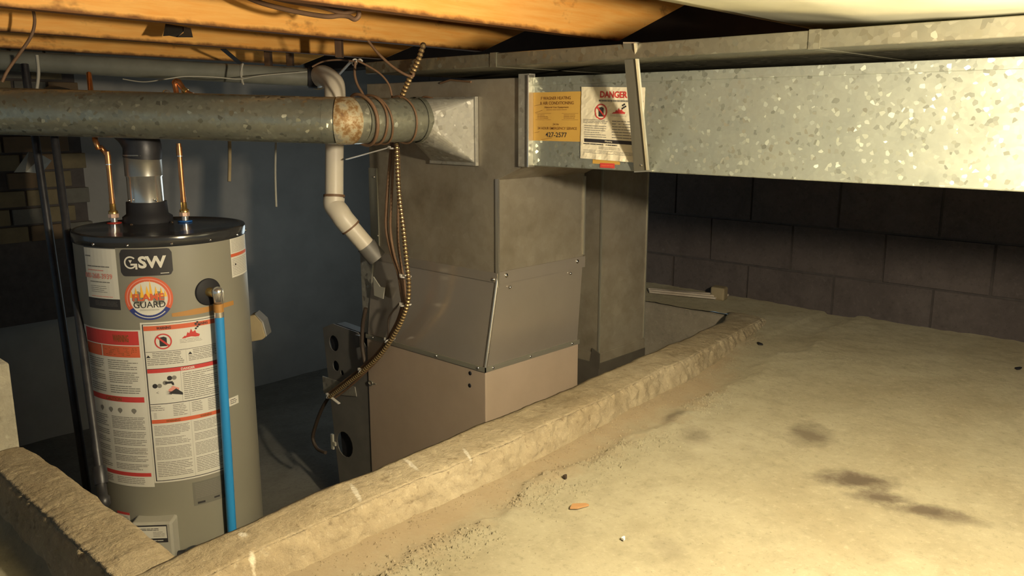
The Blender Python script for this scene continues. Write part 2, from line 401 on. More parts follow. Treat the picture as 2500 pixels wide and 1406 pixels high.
# concrete curb around the pit
cb = MB()
def arm(X0, X1, n, fin, fout, ftop, place, seed):
    K = 26; vs = []
    for i in range(n+1):
        s = X0+(X1-X0)*i/n; a = fin(s); o = fout(s); t = ftop(s)
        a += .010*fb((s, seed, 0), 5, 3); o += .006*fb((s, seed, 4), 6, 3)
        prof = [(a+.004, PZ-.02), (a+.003, -1.15), (a+.002, -.92), (a+.001, -.84), (a, t-.016), (a-.004, t-.004)]
        e1 = max(0, fb((s*1.0, seed, 2), 9, 3)-.05)*.013; e2 = max(0, fb((s, seed, 6), 46, 3))*.016
        for k in range(1, 13):
            q = k/12; prof.append((a-.010+(o+.003-a+.010)*q, t+.003*math.sin(q*3.1)-.004*q))
        prof.insert(-1, (o+.0005, t-.003)); edge = len(prof)-1; prof.append((o+.002, t-.006))
        for k in range(1, 13):
            q = k/12; prof.append((o-.014*q, t-.007+(LZ-.012-t+.007)*q))
        prof += [(o-.016, LZ-.08), (o-.05, LZ-.09)]
        for k, (y, z) in enumerate(prof):
            if k >= 5:
                z += .0030*fb((s, y*2, z*2+7), 7, 3)+.0016*fb((s, y, z), 30, 3)
                w = max(0, 1-abs(k-edge)/3.2)
                y += w*(e1+e2)*.8; z -= w*(e1+e2)*.7
                if edge < k <= edge+12: y += .006*fb((s, z*1.5, seed+3), 30, 4)+.008*max(0, fb((s, z, seed+5), 16, 2))
            vs.append(place(s, y, z))
        K = len(prof)
    fs = [(i*K+k, i*K+k+1, (i+1)*K+k+1, (i+1)*K+k) for i in range(n) for k in range(K-1)]
    fs += [tuple(range(K)), tuple(range(n*K, n*K+K))]
    cb.add(vs, fs, 0, True)
arm(.45, 3.19, 580, lambda s: ip(s, IN), lambda s: ip(s, OUT), lambda s: ip(s, TOP), lambda s, y, z: (s, y, z), 1)
arm(1.33, 2.12, 180, lambda s: .585-.018*(s-1.3)/.8, lambda s: .468, lambda s: -.765-.012*max(0, min(1, (1.43-s)/.1)), lambda s, y, z: (y, s, z), 8)
tag(cb.build('concrete_curb', M['curb']), 'rough pale concrete curb running around the edge of the sunken pit', 'curb')
# loose crumbs of broken concrete
cr = MB()
def pebble(p, r):
    a = random.random()*6.28; q = [Vector((math.cos(a+t)*r*random.uniform(.7,1.2), math.sin(a+t)*r*random.uniform(.6,1.1), 0)) for t in (0, 1.6, 3.1, 4.7)]
    p = Vector(p); top = p+Vector((0, 0, r*random.uniform(.5, .9))); lo = [p+v-Vector((0,0,r*.3)) for v in q]
    cr.add(lo+[top], [(0,1,4),(1,2,4),(2,3,4),(3,0,4)])
for k in range(4200):
    x = random.uniform(.55, 2.3); y = 1.07+.055*x+random.gauss(-.02, .04)
    if fb((x, y, 1), 5, 2) < -.05: continue
    pebble((x, y, floor_h(x, y)), random.uniform(.002, .0075)*random.choice([.5, .7, 1]))
for k in range(700):
    x = random.uniform(.55, 2.9); y = ip(x, OUT)-.035+random.gauss(0, .014); pebble((x, y, floor_h(x, y)), random.uniform(.0015, .0045))
for k in range(900):
    x = random.uniform(.6, 2.9); y = random.uniform(.2, 1.2); pebble((x, y, floor_h(x, y)), random.uniform(.001, .003))
o = tag(cr.build('concrete_crumbs', M['floor'], fix=False), 'loose crumbs of broken concrete scattered along the foot of the curb', 'rubble'); o['kind'] = 'stuff'

# concrete pier at the far left, with a slot
pr_ = MB()
pr_.box((.20, 2.125, LZ-.005), (.552, 2.31, -.56))
o = pr_.build('concrete_pier', M['pier'], None, .006)
tag(o, 'upright concrete block standing at the far left end of the curb', 'block')
sl = MB(); sl.box((.24, 2.118, -.73), (.49, 2.124, -.62)); sl.build('slot', M['black'], o)

# ------------------------------------------------------------------ floor joists
def joist(Y, slope, label):
    b = MB(); xa, xb = -.85, 2.185
    n = 40; vs = []
    for i in range(n+1):
        x = xa+(xb-xa)*i/n; w = .0015*fb((x, Y, 0), 2, 2); xt = x+.66*(i/n)**8  # end tapered in shape, standing in for a diagonal shadow edge
        y = Y+slope*(x-2.0); yt = Y+slope*(xt-2.0)
        vs += [(x, y+w, .23+w), (x, y+.038+w, .23+w), (xt, yt+.038+w, .464), (xt, yt+w, .464)]
    fs = []
    for i in range(n):
        for k in range(4): fs.append((i*4+k, i*4+(k+1) % 4, i*4+4+(k+1) % 4, i*4+4+k))
    fs += [(0,1,2,3), (n*4, n*4+1, n*4+2, n*4+3)]
    b.add(vs, fs)
    return tag(b.build('floor_joist', M['joist'], None, .002), label, 'joist', 'floor joists overhead')
k = MB(); k.box((2.70,-1.25,.25), (2.86,YB-.02,.464)); tag(k.build('added_dark_beam', M['shadewood'], None, .004), 'added dark beam behind joist ends that are tapered in place of a shadow, above the ducts', 'beam')  # added beam, coloured dark to read as shadow past the joist ends
joist(.955, .03, 'orange floor joist whose lower edge borders the pale sheet at upper right')
joist(1.585, .07, 'bright orange floor joist, the nearest long one over the hanging metal strap')
joist(2.185, .09, 'orange floor joist with brown cable loops hanging beside its face, second from the strap')
joist(2.755, .09, 'orange floor joist behind the small bent metal bracket, third from the strap')
joist(3.36, .09, 'short looking dark orange floor joist, farthest back above the grey vent pipe')

# pale facing sheet under the joists at the upper right
sh = MB()
def xend(y): return 2.22-.92*max(0, min(.5, .93-y)) if y > .43 else 1.76
def shp(u, y):
    v = (.945-y)/2.0; xe = xend(y); x = .55+(xe-.55)*u
    z = .2285-.060*u**1.6*min(1, max(0, v)*6+.12)-.004*fb((x*2, y*2, 0), 3, 3)*min(1, v*6)
    return Vector((x, y, z))
sh.grid(lambda u, v: shp(u, .945-2.0*v), 60, 60)
edge_ = []
for i in range(41):
    y = .93-1.9*i/40; p = shp(1, y); edge_.append(p+Vector((.002, 0, .008)))
sh.tube(edge_, [.010+.004*math.sin(i*.5) for i in range(41)], 12)
o = sh.build('facing_sheet', M['insul'], None, 0)
so = o.modifiers.new('solid', 'SOLIDIFY'); so.thickness = .006
tag(o, 'pale sagging insulation facing sheet stapled under joists at the upper right', 'sheet')

# ------------------------------------------------------------------ furnace, plenum and square ducts
XP = 1.75; YP = 1.706
fz = thing('furnace', 'brown furnace cabinet with tapered sheet metal top, standing in the pit', 'furnace', (1.92, 2.0, PZ))
c = MB(); c.box((1.70, 1.71, PZ+.02), (2.147, 2.298, -.747)); c.build('cabinet', M['cabinet'], fz, .003)
def screws(pts, nrm, parent, r=.0045):
    for p in pts:
        s = MB(); s.lathe([(r, 0), (r, .002), (r*.6, .004), (0, .0045)], p, nrm, 10); s.build('screw', M['screw'], parent)
# tapered transition between cabinet and plenum
t = MB(); zb, zt = -.747, -.472
t.hexa([(1.703,1.713,zb),(2.146,1.713,zb),(2.146,2.296,zb),(1.703,2.296,zb),(XP,YP,zt),(2.16,YP,zt),(2.16,2.315,zt),(XP,2.315,zt)])
tr = t.build('transition', M['sheet'], fz, .002)
e = MB(); e.tube([(1.702,1.712,zb), (XP-.001,YP-.001,zt)], .005, 8); e.build('corner_seam', M['edge'], tr)
e = MB(); e.box((1.697,1.707,-.757), (2.15,1.71,-.742)); e.box((1.697,1.707,-.757), (1.70,2.30,-.742)); e.build('bottom_flange', M['zinc'], tr)
screws([(1.698,1.74,-.749),(1.698,1.93,-.749),(1.698,2.26,-.749)], (-1,0,0), fz)
screws([(1.73,1.708,-.749),(1.90,1.708,-.749),(2.11,1.708,-.749)], (0,-1,0), fz)
for hx_, hy_ in ((1148,911),(1147,941)):
    k = MB(); k.lathe([(.0065, 0), (.0065, .0008), (0, .0009)], aX(hx_, hy_, 1.7), (-1,0,0), 14); k.build('punched_hole', M['black'], fz)
screws([(1.712,1.711,-.70)], (-1,-.5,0), fz)
# vestibule side panel with knock-out holes (ring holes cut through)
vp = bmesh.new()
def loop(pts):
    vs = [vp.verts.new(p) for p in pts]; return [vp.edges.new((vs[i], vs[(i+1) % len(vs)])) for i in range(len(vs))]
VX = 1.705
outl = [aX(893,845,VX), aX(874,812,VX), aX(812,790,VX), aX(788,800,VX), (VX,2.50,PZ+.05), (VX,2.30,PZ+.05), (VX,2.30,-.80)]
ed = loop(outl)
holes = [(815,838,.030),(820,893,.020),(835,910,.010),(842,1085,.050)]
for hx, hy, hr in holes:
    cc = aX(hx, hy, VX); ed += loop([(VX, cc.y+hr*math.cos(k*.3927), cc.z+hr*1.0*math.sin(k*.3927)) for k in range(16)])
bmesh.ops.triangle_fill(vp, use_beauty=True, use_dissolve=False, edges=ed)
me = bpy.data.meshes.new('vestibule_panel'); vp.to_mesh(me); vp.free(); me.materials.append(M['cab_grey'])
vpo = bpy.data.objects.new('vestibule_panel', me); C.objects.link(vpo); vpo.parent = fz; vpo.matrix_parent_inverse = Matrix.Translation(-fz.location)
so = vpo.modifiers.new('solid', 'SOLIDIFY'); so.thickness = .003
cen_ = sum((Vector(p) for p in outl[:4]), Vector())/4
k = MB(); k.prism([cen_+(Vector(p)-cen_)*.93+Vector((.012,0,0)) for p in outl[:4]]+[Vector((VX+.012,2.48,-1.0)), Vector((VX+.012,2.31,-1.0))], (.04,0,0)); k.build('added_hole_backing', M['black'], fz)  # black plate added behind the panel so its holes look dark
k = MB(); k.prism([(1.725,2.30,PZ+.02),(1.725,2.49,PZ+.02),(1.725,2.545,-.87),(1.725,2.50,-.83),(1.725,2.30,-.83)], (.42,0,0)); k.build('burner_box', M['black'], fz)
k = MB(); k.prism([aX(787,918,VX-.004), aX(790,960,VX-.004), aX(870,968,VX-.004), aX(866,945,VX-.004)], (.003,0,0)); k.build('rating_plate', M['galv_dull'], fz)
k = MB(); p = aX(812,1078,VX-.006); k.box((p.x-.004,p.y-.006,p.z-.03), (p.x+.004,p.y+.006,p.z+.03)); k.box((p.x-.004,p.y-.02,p.z-.012), (p.x+.004,p.y-.005,p.z+.002)); k.build('bracket', M['wirewhite'], fz)
k = MB(); p = aX(872,832,1.69); k.box((p.x,p.y-.012,p.z-.02), (p.x+.012,p.y+.012,p.z+.02)); k.build('clip', M['cab_grey'], fz)
k = MB(); p = aX(905,935,1.697); k.tube([p+Vector((0,.012*math.cos(a*.628),.008*math.sin(a*.628))) for a in range(10)], .002, 6, closed=True); k.bar(p+Vector((0,-.01,0)), p+Vector((0,-.03,.004)), .003, .003); k.build('wire_clip', M['zinc'], fz)
# drain pan / adapter on the left of the transition
k = MB(); k.hexa([(1.72,2.30,-.75),(1.85,2.30,-.75),(1.85,2.345,-.75),(1.72,2.345,-.75),(1.74,2.30,-.44),(1.85,2.30,-.44),(1.85,2.375,-.44),(1.74,2.375,-.44)]); k.build('side_duct', M['galv_dull'], fz, .003)
k = MB(); cpt = aX(925,703,1.705); k.prism([cpt+Vector((0,.028,-.03)), cpt+Vector((0,-.02,-.035)), cpt+Vector((0,-.03,.005)), cpt+Vector((0,-.005,.005)), cpt+Vector((0,.03,.035))], (.004,0,0)); k.build('foil_tag', M['wirewhite'], fz)

# plenum box above it with the flare that takes off to the supply trunk
pn = thing('supply_plenum', 'tall grey sheet metal plenum box above the furnace behind hanging cables', 'plenum', (1.95, 2.0, -.47))
ZT = .107
body = MB()
front = [(XP,2.315,-.472),(XP,YP,-.472),(XP,YP,-.181),(XP,1.585,-.131),(XP,1.585,ZT),(XP,2.315,ZT)]
body.prism(front, (.41,0,0)); body.build('box', M['galv_old'], pn, .002)
k = MB(); k.bar((XP-.002,YP-.002,-.50), (XP-.002,YP-.002,-.178), .012, .006, (1,0,0)); k.build('corner_seam', M['edge'], pn)
k = MB(); k.bar((2.158,YP-.003,-.45), (2.158,YP-.003,-.19), .006, .006, (1,0,0)); k.build('rear_seam', M['zinc'], pn)
k = MB(); k.box((XP-.006,YP-.004,-.487), (XP,2.30,-.458)); k.build('front_strip', M['sheet'], pn)
k = MB(); k.hexa([(XP-.004,YP-.007,-.492),(2.162,YP-.007,-.492),(2.162,YP,-.492),(XP-.004,YP,-.492),(XP-.004,YP-.007,-.455),(2.162,YP-.007,-.455),(2.162,YP,-.455),(XP-.004,YP,-.455)]); k.build('side_strip', M['sheet'], pn)
k = MB(); k.box((XP-.004,2.272,-.47), (XP,2.316,-.17)); k.build('left_flange', M['zinc'], pn)
screws([(XP-.006,YP+.012,-.478)], (-1,0,0), pn, .006); screws([(XP+.03,YP-.007,-.468),(2.12,YP-.007,-.468)], (0,-1,0), pn, .007)
screws([(XP+.05,YP-.003,-.508),(2.09,YP-.003,-.505)], (0,-1,0), pn, .0045)
screws([(XP-.004,2.285,-.20),(XP-.004,2.275,-.40)], (-1,0,0), pn, .004)
k = MB()
for a in range(10): pass
k.tube([aX(1075,203,XP-.003), aX(1100,195,XP-.004), aX(1150,200,XP-.003)], .003, 6); k.build('tie_wire', M['cable'], pn)

# supply trunk running to the right
TB, TT = -.135, .104
st = thing('supply_trunk_duct', 'large spangled galvanised rectangular duct running across the right side', 'duct', (1.95, .3, -.02))
k = MB(); k.box((XP,-1.25,TB), (2.14,1.572,TT)); k.build('duct_body', M['galv'], st, .003)
k = MB(); k.box((XP-.004,-1.25,TT-.020), (XP,1.566,TT+.002)); k.build('top_seam', M['galv'], st, .001)
k = MB(); k.box((XP-.012,1.570,TB-.003), (XP+.012,1.612,TT+.012), 0); k.box((XP-.020,1.566,TB-.003), (XP+.002,1.572,TT+.008), 1); k.build('collar', [M['galv_dull'], M['edge']], st, .001)

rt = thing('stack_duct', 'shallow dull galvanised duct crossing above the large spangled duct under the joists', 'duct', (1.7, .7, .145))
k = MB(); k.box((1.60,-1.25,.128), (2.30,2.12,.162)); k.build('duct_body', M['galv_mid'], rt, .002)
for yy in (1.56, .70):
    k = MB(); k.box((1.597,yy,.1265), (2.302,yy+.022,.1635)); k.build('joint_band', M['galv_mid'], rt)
rd = thing('return_drop_duct', 'narrow dark vertical sheet metal duct standing right of the furnace', 'duct', (2.4, 1.95, PZ))
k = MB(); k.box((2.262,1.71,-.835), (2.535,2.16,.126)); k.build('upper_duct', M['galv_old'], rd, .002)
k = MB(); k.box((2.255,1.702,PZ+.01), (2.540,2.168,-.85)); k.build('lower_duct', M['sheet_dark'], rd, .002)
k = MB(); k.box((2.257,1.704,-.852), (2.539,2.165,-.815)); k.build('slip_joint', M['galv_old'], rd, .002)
k = MB(); k.box((2.259,1.707,-.81), (2.264,1.713,.12)); k.box((2.533,1.707,-.81), (2.538,1.713,.12)); k.build('corner_seam', M['zinc'], rd)
k = MB(); k.prism([(2.258,1.745,-.86),(2.258,1.70,-.87),(2.258,1.70,-.815),(2.258,1.735,-.80)], (-.003,0,0)); k.build('drive_cleat', M['sheet_dark'], rd)

# hanger strap in front of the trunk
hs = thing('hanger_strap', 'bent zinc hanger strap crossing in front of the spangled duct and notices', 'strap', (1.7, 1.2, .0))
a0 = aX(1521,106,1.594); a1 = aX(1551,106,1.594); b0 = aX(1548,418,1.742); b1 = aX(1581,415,1.742)
k = MB(); k.prism([a0, a1, b1, b0], (.003,0,0)); k.build('strap', M['strapdark'], hs)
k = MB(); k.prism([a1, b1, b1+Vector((.003,-.004,0)), a1+Vector((.003,-.004,0))], (-.006,0,0)); k.build('bright_edge', M['edge'], hs)
k = MB(); k.prism([b0, b1+Vector((0,-.012,0)), b1+Vector((.10,-.012,-.002)), b0+Vector((.10,0,-.002))], (0,0,-.003)); k.build('foot', M['zinc'], hs)
k = MB(); k.prism([a0, a1, a1+Vector((.20,0,.002)), a0+Vector((.20,0,.002))], (0,0,.003)); k.build('top_bend', M['zinc'], hs)
screws([aX(1566,401,1.738)], (-1,0,0), hs, .006)

# ------------------------------------------------------------------ printed sheets
def text_tris(body, bold=0.0, res=3, shear=0.):
    cu = bpy.data.curves.new('t', 'FONT'); cu.body = body; cu.resolution_u = res; cu.offset = bold; cu.shear = shear; cu.fill_mode = 'FRONT' if hasattr(cu, 'fill_mode') else cu.fill_mode
    ob = bpy.data.objects.new('t', cu); C.objects.link(ob)
    dg = bpy.context.evaluated_depsgraph_get(); dg.update(); ev = ob.evaluated_get(dg); me = ev.to_mesh()
    vs = [(v.co.x, v.co.y) for v in me.vertices]; fs = [tuple(p.vertices) for p in me.polygons if abs(p.normal.z) > .5]
    ev.to_mesh_clear(); bpy.data.objects.remove(ob); bpy.data.curves.remove(cu)
    return vs, fs
class Sheet:
    """flat print in local (u right, v up) metres, mapped onto a plane or a cylinder"""
    def __init__(s, mp): s.mp = mp; s.mb = MB(); s.mats = []; s.lay = 0
    def mi(s, m):
        if m not in s.mats: s.mats.append(m)
        return s.mats.index(m)
    def poly(s, pts, m, lift):
        s.mb.add([s.mp(u, v, lift) for u, v in pts], [tuple(range(len(pts)))], s.mi(m))
    def rect(s, u0, v0, u1, v1, m, lift=1, seg=.012):
        n = max(1, int(abs(u1-u0)/seg))
        for i in range(n):
            a = u0+(u1-u0)*i/n; b = u0+(u1-u0)*(i+1)/n; s.poly([(a,v0),(b,v0),(b,v1),(a,v1)], m, lift)
    def disc(s, cu, cv, r, m, lift=1, ry=None, n=36, r0=0, a0=0, a1=6.28319):
        ry = ry or r
        for i in range(n):
            t0 = a0+(a1-a0)*i/n; t1 = a0+(a1-a0)*(i+1)/n
            P = [(cu+r*math.cos(t0), cv+ry*math.sin(t0)), (cu+r*math.cos(t1), cv+ry*math.sin(t1))]
            if r0: k = r0/r; P += [(cu+r*k*math.cos(t1), cv+ry*k*math.sin(t1)), (cu+r*k*math.cos(t0), cv+ry*k*math.sin(t0))]
            else: P += [(cu, cv)]
            s.poly(P, m, lift)
    def text(s, body, u0, v0, u1, v1, m, lift=2, bold=0., shear=0.):
        vs, fs = text_tris(body, bold, 3, shear)
        xa = min(v[0] for v in vs); xb = max(v[0] for v in vs); ya = min(v[1] for v in vs); yb = max(v[1] for v in vs)
        P = [s.mp(u0+(u1-u0)*(x-xa)/(xb-xa), v0+(v1-v0)*(y-ya)/(yb-ya), lift) for x, y in vs]
        s.mb.add(P, fs, s.mi(m))
    def lines(s, u0, v0, u1, v1, n, m, thick=.42, ragged=.25, lift=1):
        p = (v1-v0)/n
        for i in range(n):
            v = v1-(i+.5)*p; end = u1-(u1-u0)*random.choice([0, 0, .04, random.random()*ragged]); u = u0
            while u < end-.001:
                w = min(end-u, random.uniform(.006, .022)); s.rect(u, v-p*thick/2, u+w, v+p*thick/2, m, lift, .03); u += w+.0012
    def build(s, name, parent=None):
        o = s.mb.build(name, s.mats, parent, 0, False)
        return o
EPS = .00035
def plane_map(o, eu, ev):
    o = Vector(o); eu = Vector(eu).normalized(); ev = Vector(ev).normalized(); n = eu.cross(ev)
    return lambda u, v, l: o+eu*u+ev*v+n*(.0006+EPS*l)
TC = Vector((.999, 2.275, 0)); TR_ = .22
def cyl_map(phi0, z0, R=TR_):
    p0 = math.radians(phi0)
    return lambda u, v, l: (TC.x+(R+.0006+EPS*l)*math.cos(p0+u/R), TC.y+(R+.0006+EPS*l)*math.sin(p0+u/R), z0+v)
def cylp(px, py, R=TR_):
    d = ray(px, py); a = d.x*d.x+d.y*d.y; b = -2*(d.x*TC.x+d.y*TC.y); c_ = TC.x**2+TC.y**2-R*R
    t_ = (-b-math.sqrt(b*b-4*a*c_))/(2*a); p = d*t_; return math.degrees(math.atan2(p.y-TC.y, p.x-TC.x)), p.z

def cylpt(px, py, R):
    a_, z_ = cylp(px, py, R); a_ = math.radians(a_); return Vector((TC.x+R*math.cos(a_), TC.y+R*math.sin(a_), z_))
def no_flame(s, cu, cv, r, rm, ink):      # prohibition ring over a can
    s.poly([(cu-r*.42,cv-r*.62),(cu+r*.42,cv-r*.62),(cu+r*.42,cv+r*.45),(cu+r*.1,cv+r*.6),(cu-r*.42,cv+r*.5)], ink, 1)
    s.disc(cu, cv, r, rm, 2, None, 28, r*.84)
    s.poly([(cu-r*.72,cv+r*.52),(cu-r*.58,cv+r*.70),(cu+r*.72,cv-r*.52),(cu+r*.58,cv-r*.70)], rm, 3)
def fire(s, u, v, w, h, red, ink, grey):
    s.poly([(u,v),(u+w*.15,v+h*.25),(u+w*.22,v+h*.2),(u+w*.3,v+h*.6),(u+w*.38,v+h*.45),(u+w*.48,v+h*.9),(u+w*.55,v+h*.55),(u+w*.68,v+h*.7),(u+w*.72,v+h*.4),(u+w*.9,v+h*.2),(u+w*.85,v)], red, 2)
    s.lines(u-w*.1, v-h*.5, u+w, v-h*.05, 3, grey, .25, .2, 1)
    for a in range(5):
        s.disc(u+w*(.72+.09*(a % 3)), v+h*(.85+.16*a), w*.06, ink, 2, w*.05, 10)

# yellow contractor card on the trunk
def trunk_map(px, py): return plane_map(aX(px, py, XP-.0005), (0,-1,0), (0,0,1))
p00 = aX(1302,343,XP); p10 = aX(1420,341,XP); p01 = aX(1302,226,XP)
w_, h_ = p00.y-p10.y, p01.z-p00.z
s = Sheet(plane_map((XP-.0002,p00.y,p00.z), (0,-1,0), (0,0,1)))
s.rect(0, 0, w_, h_, M['card'], 0, .2)
T = lambda b, x0, y0, x1, y1, m='brownink', bold=.01: s.text(b, w_*x0, h_*y0, w_*x1, h_*y1, M[m], 2, bold)
T('F WAGNER HEATING', .17, .845, .78, .91); T('& AIR CONDITIONING', .15, .745, .84, .81); T('Natural Gas Equipment', .25, .665, .74, .71, bold=.015)
s.lines(w_*.28, h_*.625, w_*.70, h_*.655, 1, M['brownink'], .3)
for u0, u1 in ((.05,.38),(.60,.93)):
    s.rect(w_*u0, h_*.565, w_*u1, h_*.570, M['brownink']); s.rect(w_*u0, h_*.435, w_*u1, h_*.440, M['brownink'])
    s.lines(w_*(u0+.04), h_*.455, w_*(u1-.06), h_*.55, 3, M['brownink'], .3, .4)
T('24 Hr', .42, .325, .55, .365); T('24 HOUR EMERGENCY SERVICE', .10, .235, .91, .29)
T('427-2577', .27, .08, .71, .18, 'ink', .012)
for (ua, va, ub, vb) in ((.02,.72,.15,.745),(.04,.58,.20,.625),(.03,.16,.14,.185),(.18,.02,.40,.06)):
    s.poly([(w_*ua,h_*va),(w_*ub,h_*vb),(w_*ub,h_*vb+.001),(w_*ua,h_*va+.0008)], M['brownink'], 2)
o = s.build('notice_card'); tag(o, 'yellow contractor service card stuck on the duct beside the collar', 'sign')

# DANGER sheet on the trunk, crinkled
p00 = aX(1419,386,XP); p10 = aX(1572,392,XP); p01 = aX(1420,212,XP); p11 = aX(1572,208,XP)
w_, h_ = p00.y-p10.y, p01.z-p00.z
base = Vector((XP-.0012,p00.y,p00.z))
def dm(u, v, l):
    wv = .0022*fb((u*3, v*3, 4), 14, 3)+.004*max(0, .25-v/h_)*(math.sin(u*150)+1)
    return base+Vector((-.002-abs(wv)-EPS*l*1.6, -u, v-(.006*u/w_)))
s = Sheet(dm)
for i in range(26):
    for j in range(30):
        a, b_, c_, d_ = w_*i/26, w_*(i+1)/26, h_*j/30, h_*(j+1)/30; s.poly([(a,c_),(b_,c_),(b_,d_),(a,d_)], M['paperwarm'], 0)
T = lambda b, x0, y0, x1, y1, m='ink', bold=.01: s.text(b, w_*x0, h_*y0, w_*x1, h_*y1, M[m], 2, bold)
T('DANGER', .31, .855, .74, .945, 'red', .03)
s.lines(w_*.29, h_*.80, w_*.98, h_*.83, 1, M['greyink'], .8, 0)
no_flame(s, w_*.33, h_*.665, w_*.10, M['red'], M['ink']); fire(s, w_*.50, h_*.645, w_*.24, h_*.085, M['red'], M['ink'], M['greyink'])
s.lines(w_*.04, h_*.50, w_*.44, h_*.56, 3, M['greyink'], .4); s.lines(w_*.51, h_*.30, w_*.97, h_*.56, 7, M['greyink'], .3, .4); s.lines(w_*.06, h_*.30, w_*.42, h_*.48, 6, M['greyink'], .3, .6)
s.rect(w_*.06, h_*.235, w_*.97, h_*.285, M['ink'], 1); T('Warning', .40, .245, .52, .275, 'paperwarm')
s.lines(w_*.05, h_*.20, w_*.6, h_*.225, 1, M['ink'], .5, 0); s.lines(w_*.30, h_*.145, w_*.65, h_*.185, 2, M['greyink'], .3); s.lines(w_*.05, h_*.08, w_*.97, h_*.135, 3, M['greyink'], .3, .4)
o = s.build('danger_sheet'); tag(o, 'crinkled cream danger sheet with red heading hanging on the duct behind the strap', 'sign')
s = Sheet(plane_map(aX(1447,401,XP-.0006), (0,-1,0), (0,0,1))); s.rect(0, .002, .088, .022, M['card'], 0, .2); s.build('sticker')
o = bpy.data.objects['sticker']; tag(o, 'orange yellow sticker strip peeking out below the danger sheet', 'sticker')
s = Sheet(plane_map(aX(1465,409,XP-.0012), (0,-1,0), (0,0,1))); s.rect(0, 0, .047, .012, M['red'], 0, .2); s.lines(.004, .003, .044, .009, 1, M['orange'], .5, 0)
o = s.build('sticker'); tag(o, 'small red sticker strip, lowest one under the danger sheet', 'sticker')

# ------------------------------------------------------------------ round branch duct
rb = thing('round_branch_duct', 'dusty round galvanised duct crossing the left half, joined to the plenum', 'duct', (1.3, 1.886, -.009))
R0 = .0615; AY, AZ = 1.886, -.009
k = MB(); n = 40
cor = [(XP-.004, AY+sy*.099, -.0425+sz*.0955) for sy, sz in ((1,1),(-1,1),(-1,-1),(1,-1))]
circ = [Vector((1.60, AY+R0*math.cos(2*math.pi*j/n), AZ+R0*math.sin(2*math.pi*j/n))) for j in range(n+1)]
for q in range(4):
    for j in range(10):
        k.add([cor[q], circ[q*10+j], circ[q*10+j+1]], [(0,1,2)], 0, False)
    k.add([cor[q], cor[(q+1) % 4], circ[q*10+10]], [(0,1,2)], 0, False)
bt = k.build('takeoff_boot', M['galv_dull'], rb)
k = MB(); k.box((XP-.013,1.782,-.143), (XP-.001,1.99,.058)); k.build('flange', M['galv_dull'], bt, .001)
pe = aY(838,297,AY); pe.z = AZ-.002
far = aD(-330,262,2.21)
pth = [Vector((1.605,AY,AZ)), pe]
dA = (pe-pth[0]).normalized(); dB = (far-pe).normalized()
k = MB(); k.tube([pth[0], pe-dA*.05], R0, 40, caps=False); k.build('straight_section', M['galv_round'], rb)
arc = [pe-dA*.05]
for i in range(1, 9):
    t_ = i/8; a = pe-dA*.05; b_ = pe; c_ = pe+dB*.05; arc.append(a*(1-t_)**2+b_*2*t_*(1-t_)+c_*t_*t_)
k = MB(); k.tube(arc, R0+.0008, 40, caps=False); k.build('elbow', M['galv_round'], rb)
k = MB(); k.tube([pe+dB*.045, far], R0, 40, caps=False); k.build('long_section', M['galv_round'], rb)
k = MB(); k.tube([pe-dA*.020, pe-dA*.006, pe+dB*.006, pe+dB*.014], R0+.0022, 40, caps=False); k.build('rusty_joint_band', M['tapeband'], rb)['label'] = 'rusty tape stained joint band'
k = MB(); k.tube([Vector((1.612,AY,AZ)), Vector((1.598,AY,AZ)), Vector((1.592,AY,AZ))], R0+.0035, 40, caps=False); k.build('end_bead', M['galv_round'], rb)
qd = (far-pe)
k = MB(); k.bar(pe+dB*.05+Vector((0,0,-R0+.002)), far+Vector((0,0,-R0+.002)), .006, .004); k.build('lower_seam', M['galv_dull'], rb)
# wires wound round it
def loop_wire(px, tilt, label, r=.0035, mt='cable'):
    c0 = aY(px, 293, AY); c0.z = AZ
    k = MB(); P = []
    for i in range(40):
        a = 2*math.pi*i/40; P.append(Vector((c0.x+tilt*math.sin(a)+.002*math.sin(3*a), AY+(R0+r+.0016)*math.cos(a), AZ+(R0+r+.0016)*math.sin(a))))
    k.tube(P, r, 6, closed=True); return tag(k.build('thermostat_wire', M[mt], None), label, 'wire')
loop_wire(884, -.012, 'thick brown wire looped round the duct just right of the rusty joint', .005)
loop_wire(909, -.006, 'brown wire looped round the duct, second loop right of the rusty joint')
loop_wire(921, -.018, 'slanting pale brown wire loop on the duct, third right of the rusty joint', .003)
loop_wire(981, -.010, 'thin brown wire loop on the duct, fourth right of the rusty joint', .003)
loop_wire(1046, -.006, 'brown wire loop nearest the square end of the round duct', .003)

# ------------------------------------------------------------------ vent pipe: white riser, elbows and grey run
vt = thing('plastic_vent_pipe', 'white plastic vent pipe rising behind the round duct with grey run', 'pipe', (1.62, 2.33, -.4))
PT = Vector((1.655,2.362,.085)); PB = Vector((1.602,2.317,-.275)); PE = aD(897,603,2.78); PJ = aD(833,528,2.74)
k = MB(); k.tube([PB, PT], .030, 28); k.build('riser', M['pvc'], vt)
k = MB(); dn = (PE-PJ).normalized(); up_ = (PT-PB).normalized()
q = [PB+up_*.012, PB-up_*.02, PJ-dn*.012+up_*.01, PJ+dn*.02, PJ+dn*.045]
q = smooth_path([PB+up_*.014, PB-up_*.012, PJ*.5+(PB+PJ)*.25, PJ+dn*.012, PJ+dn*.045], 5); k.tube(q, .0345, 28); k.build('lower_elbow', M['pvc'], vt)
k = MB(); k.tube([PJ+dn*.03, PE], .030, 28); k.build('lower_leg', M['pvc'], vt)
k = MB(); k.tube([PE-dn*.008, PE+dn*.05], .033, 28); k.build('rubber_adapter', M['cab_grey'], vt)
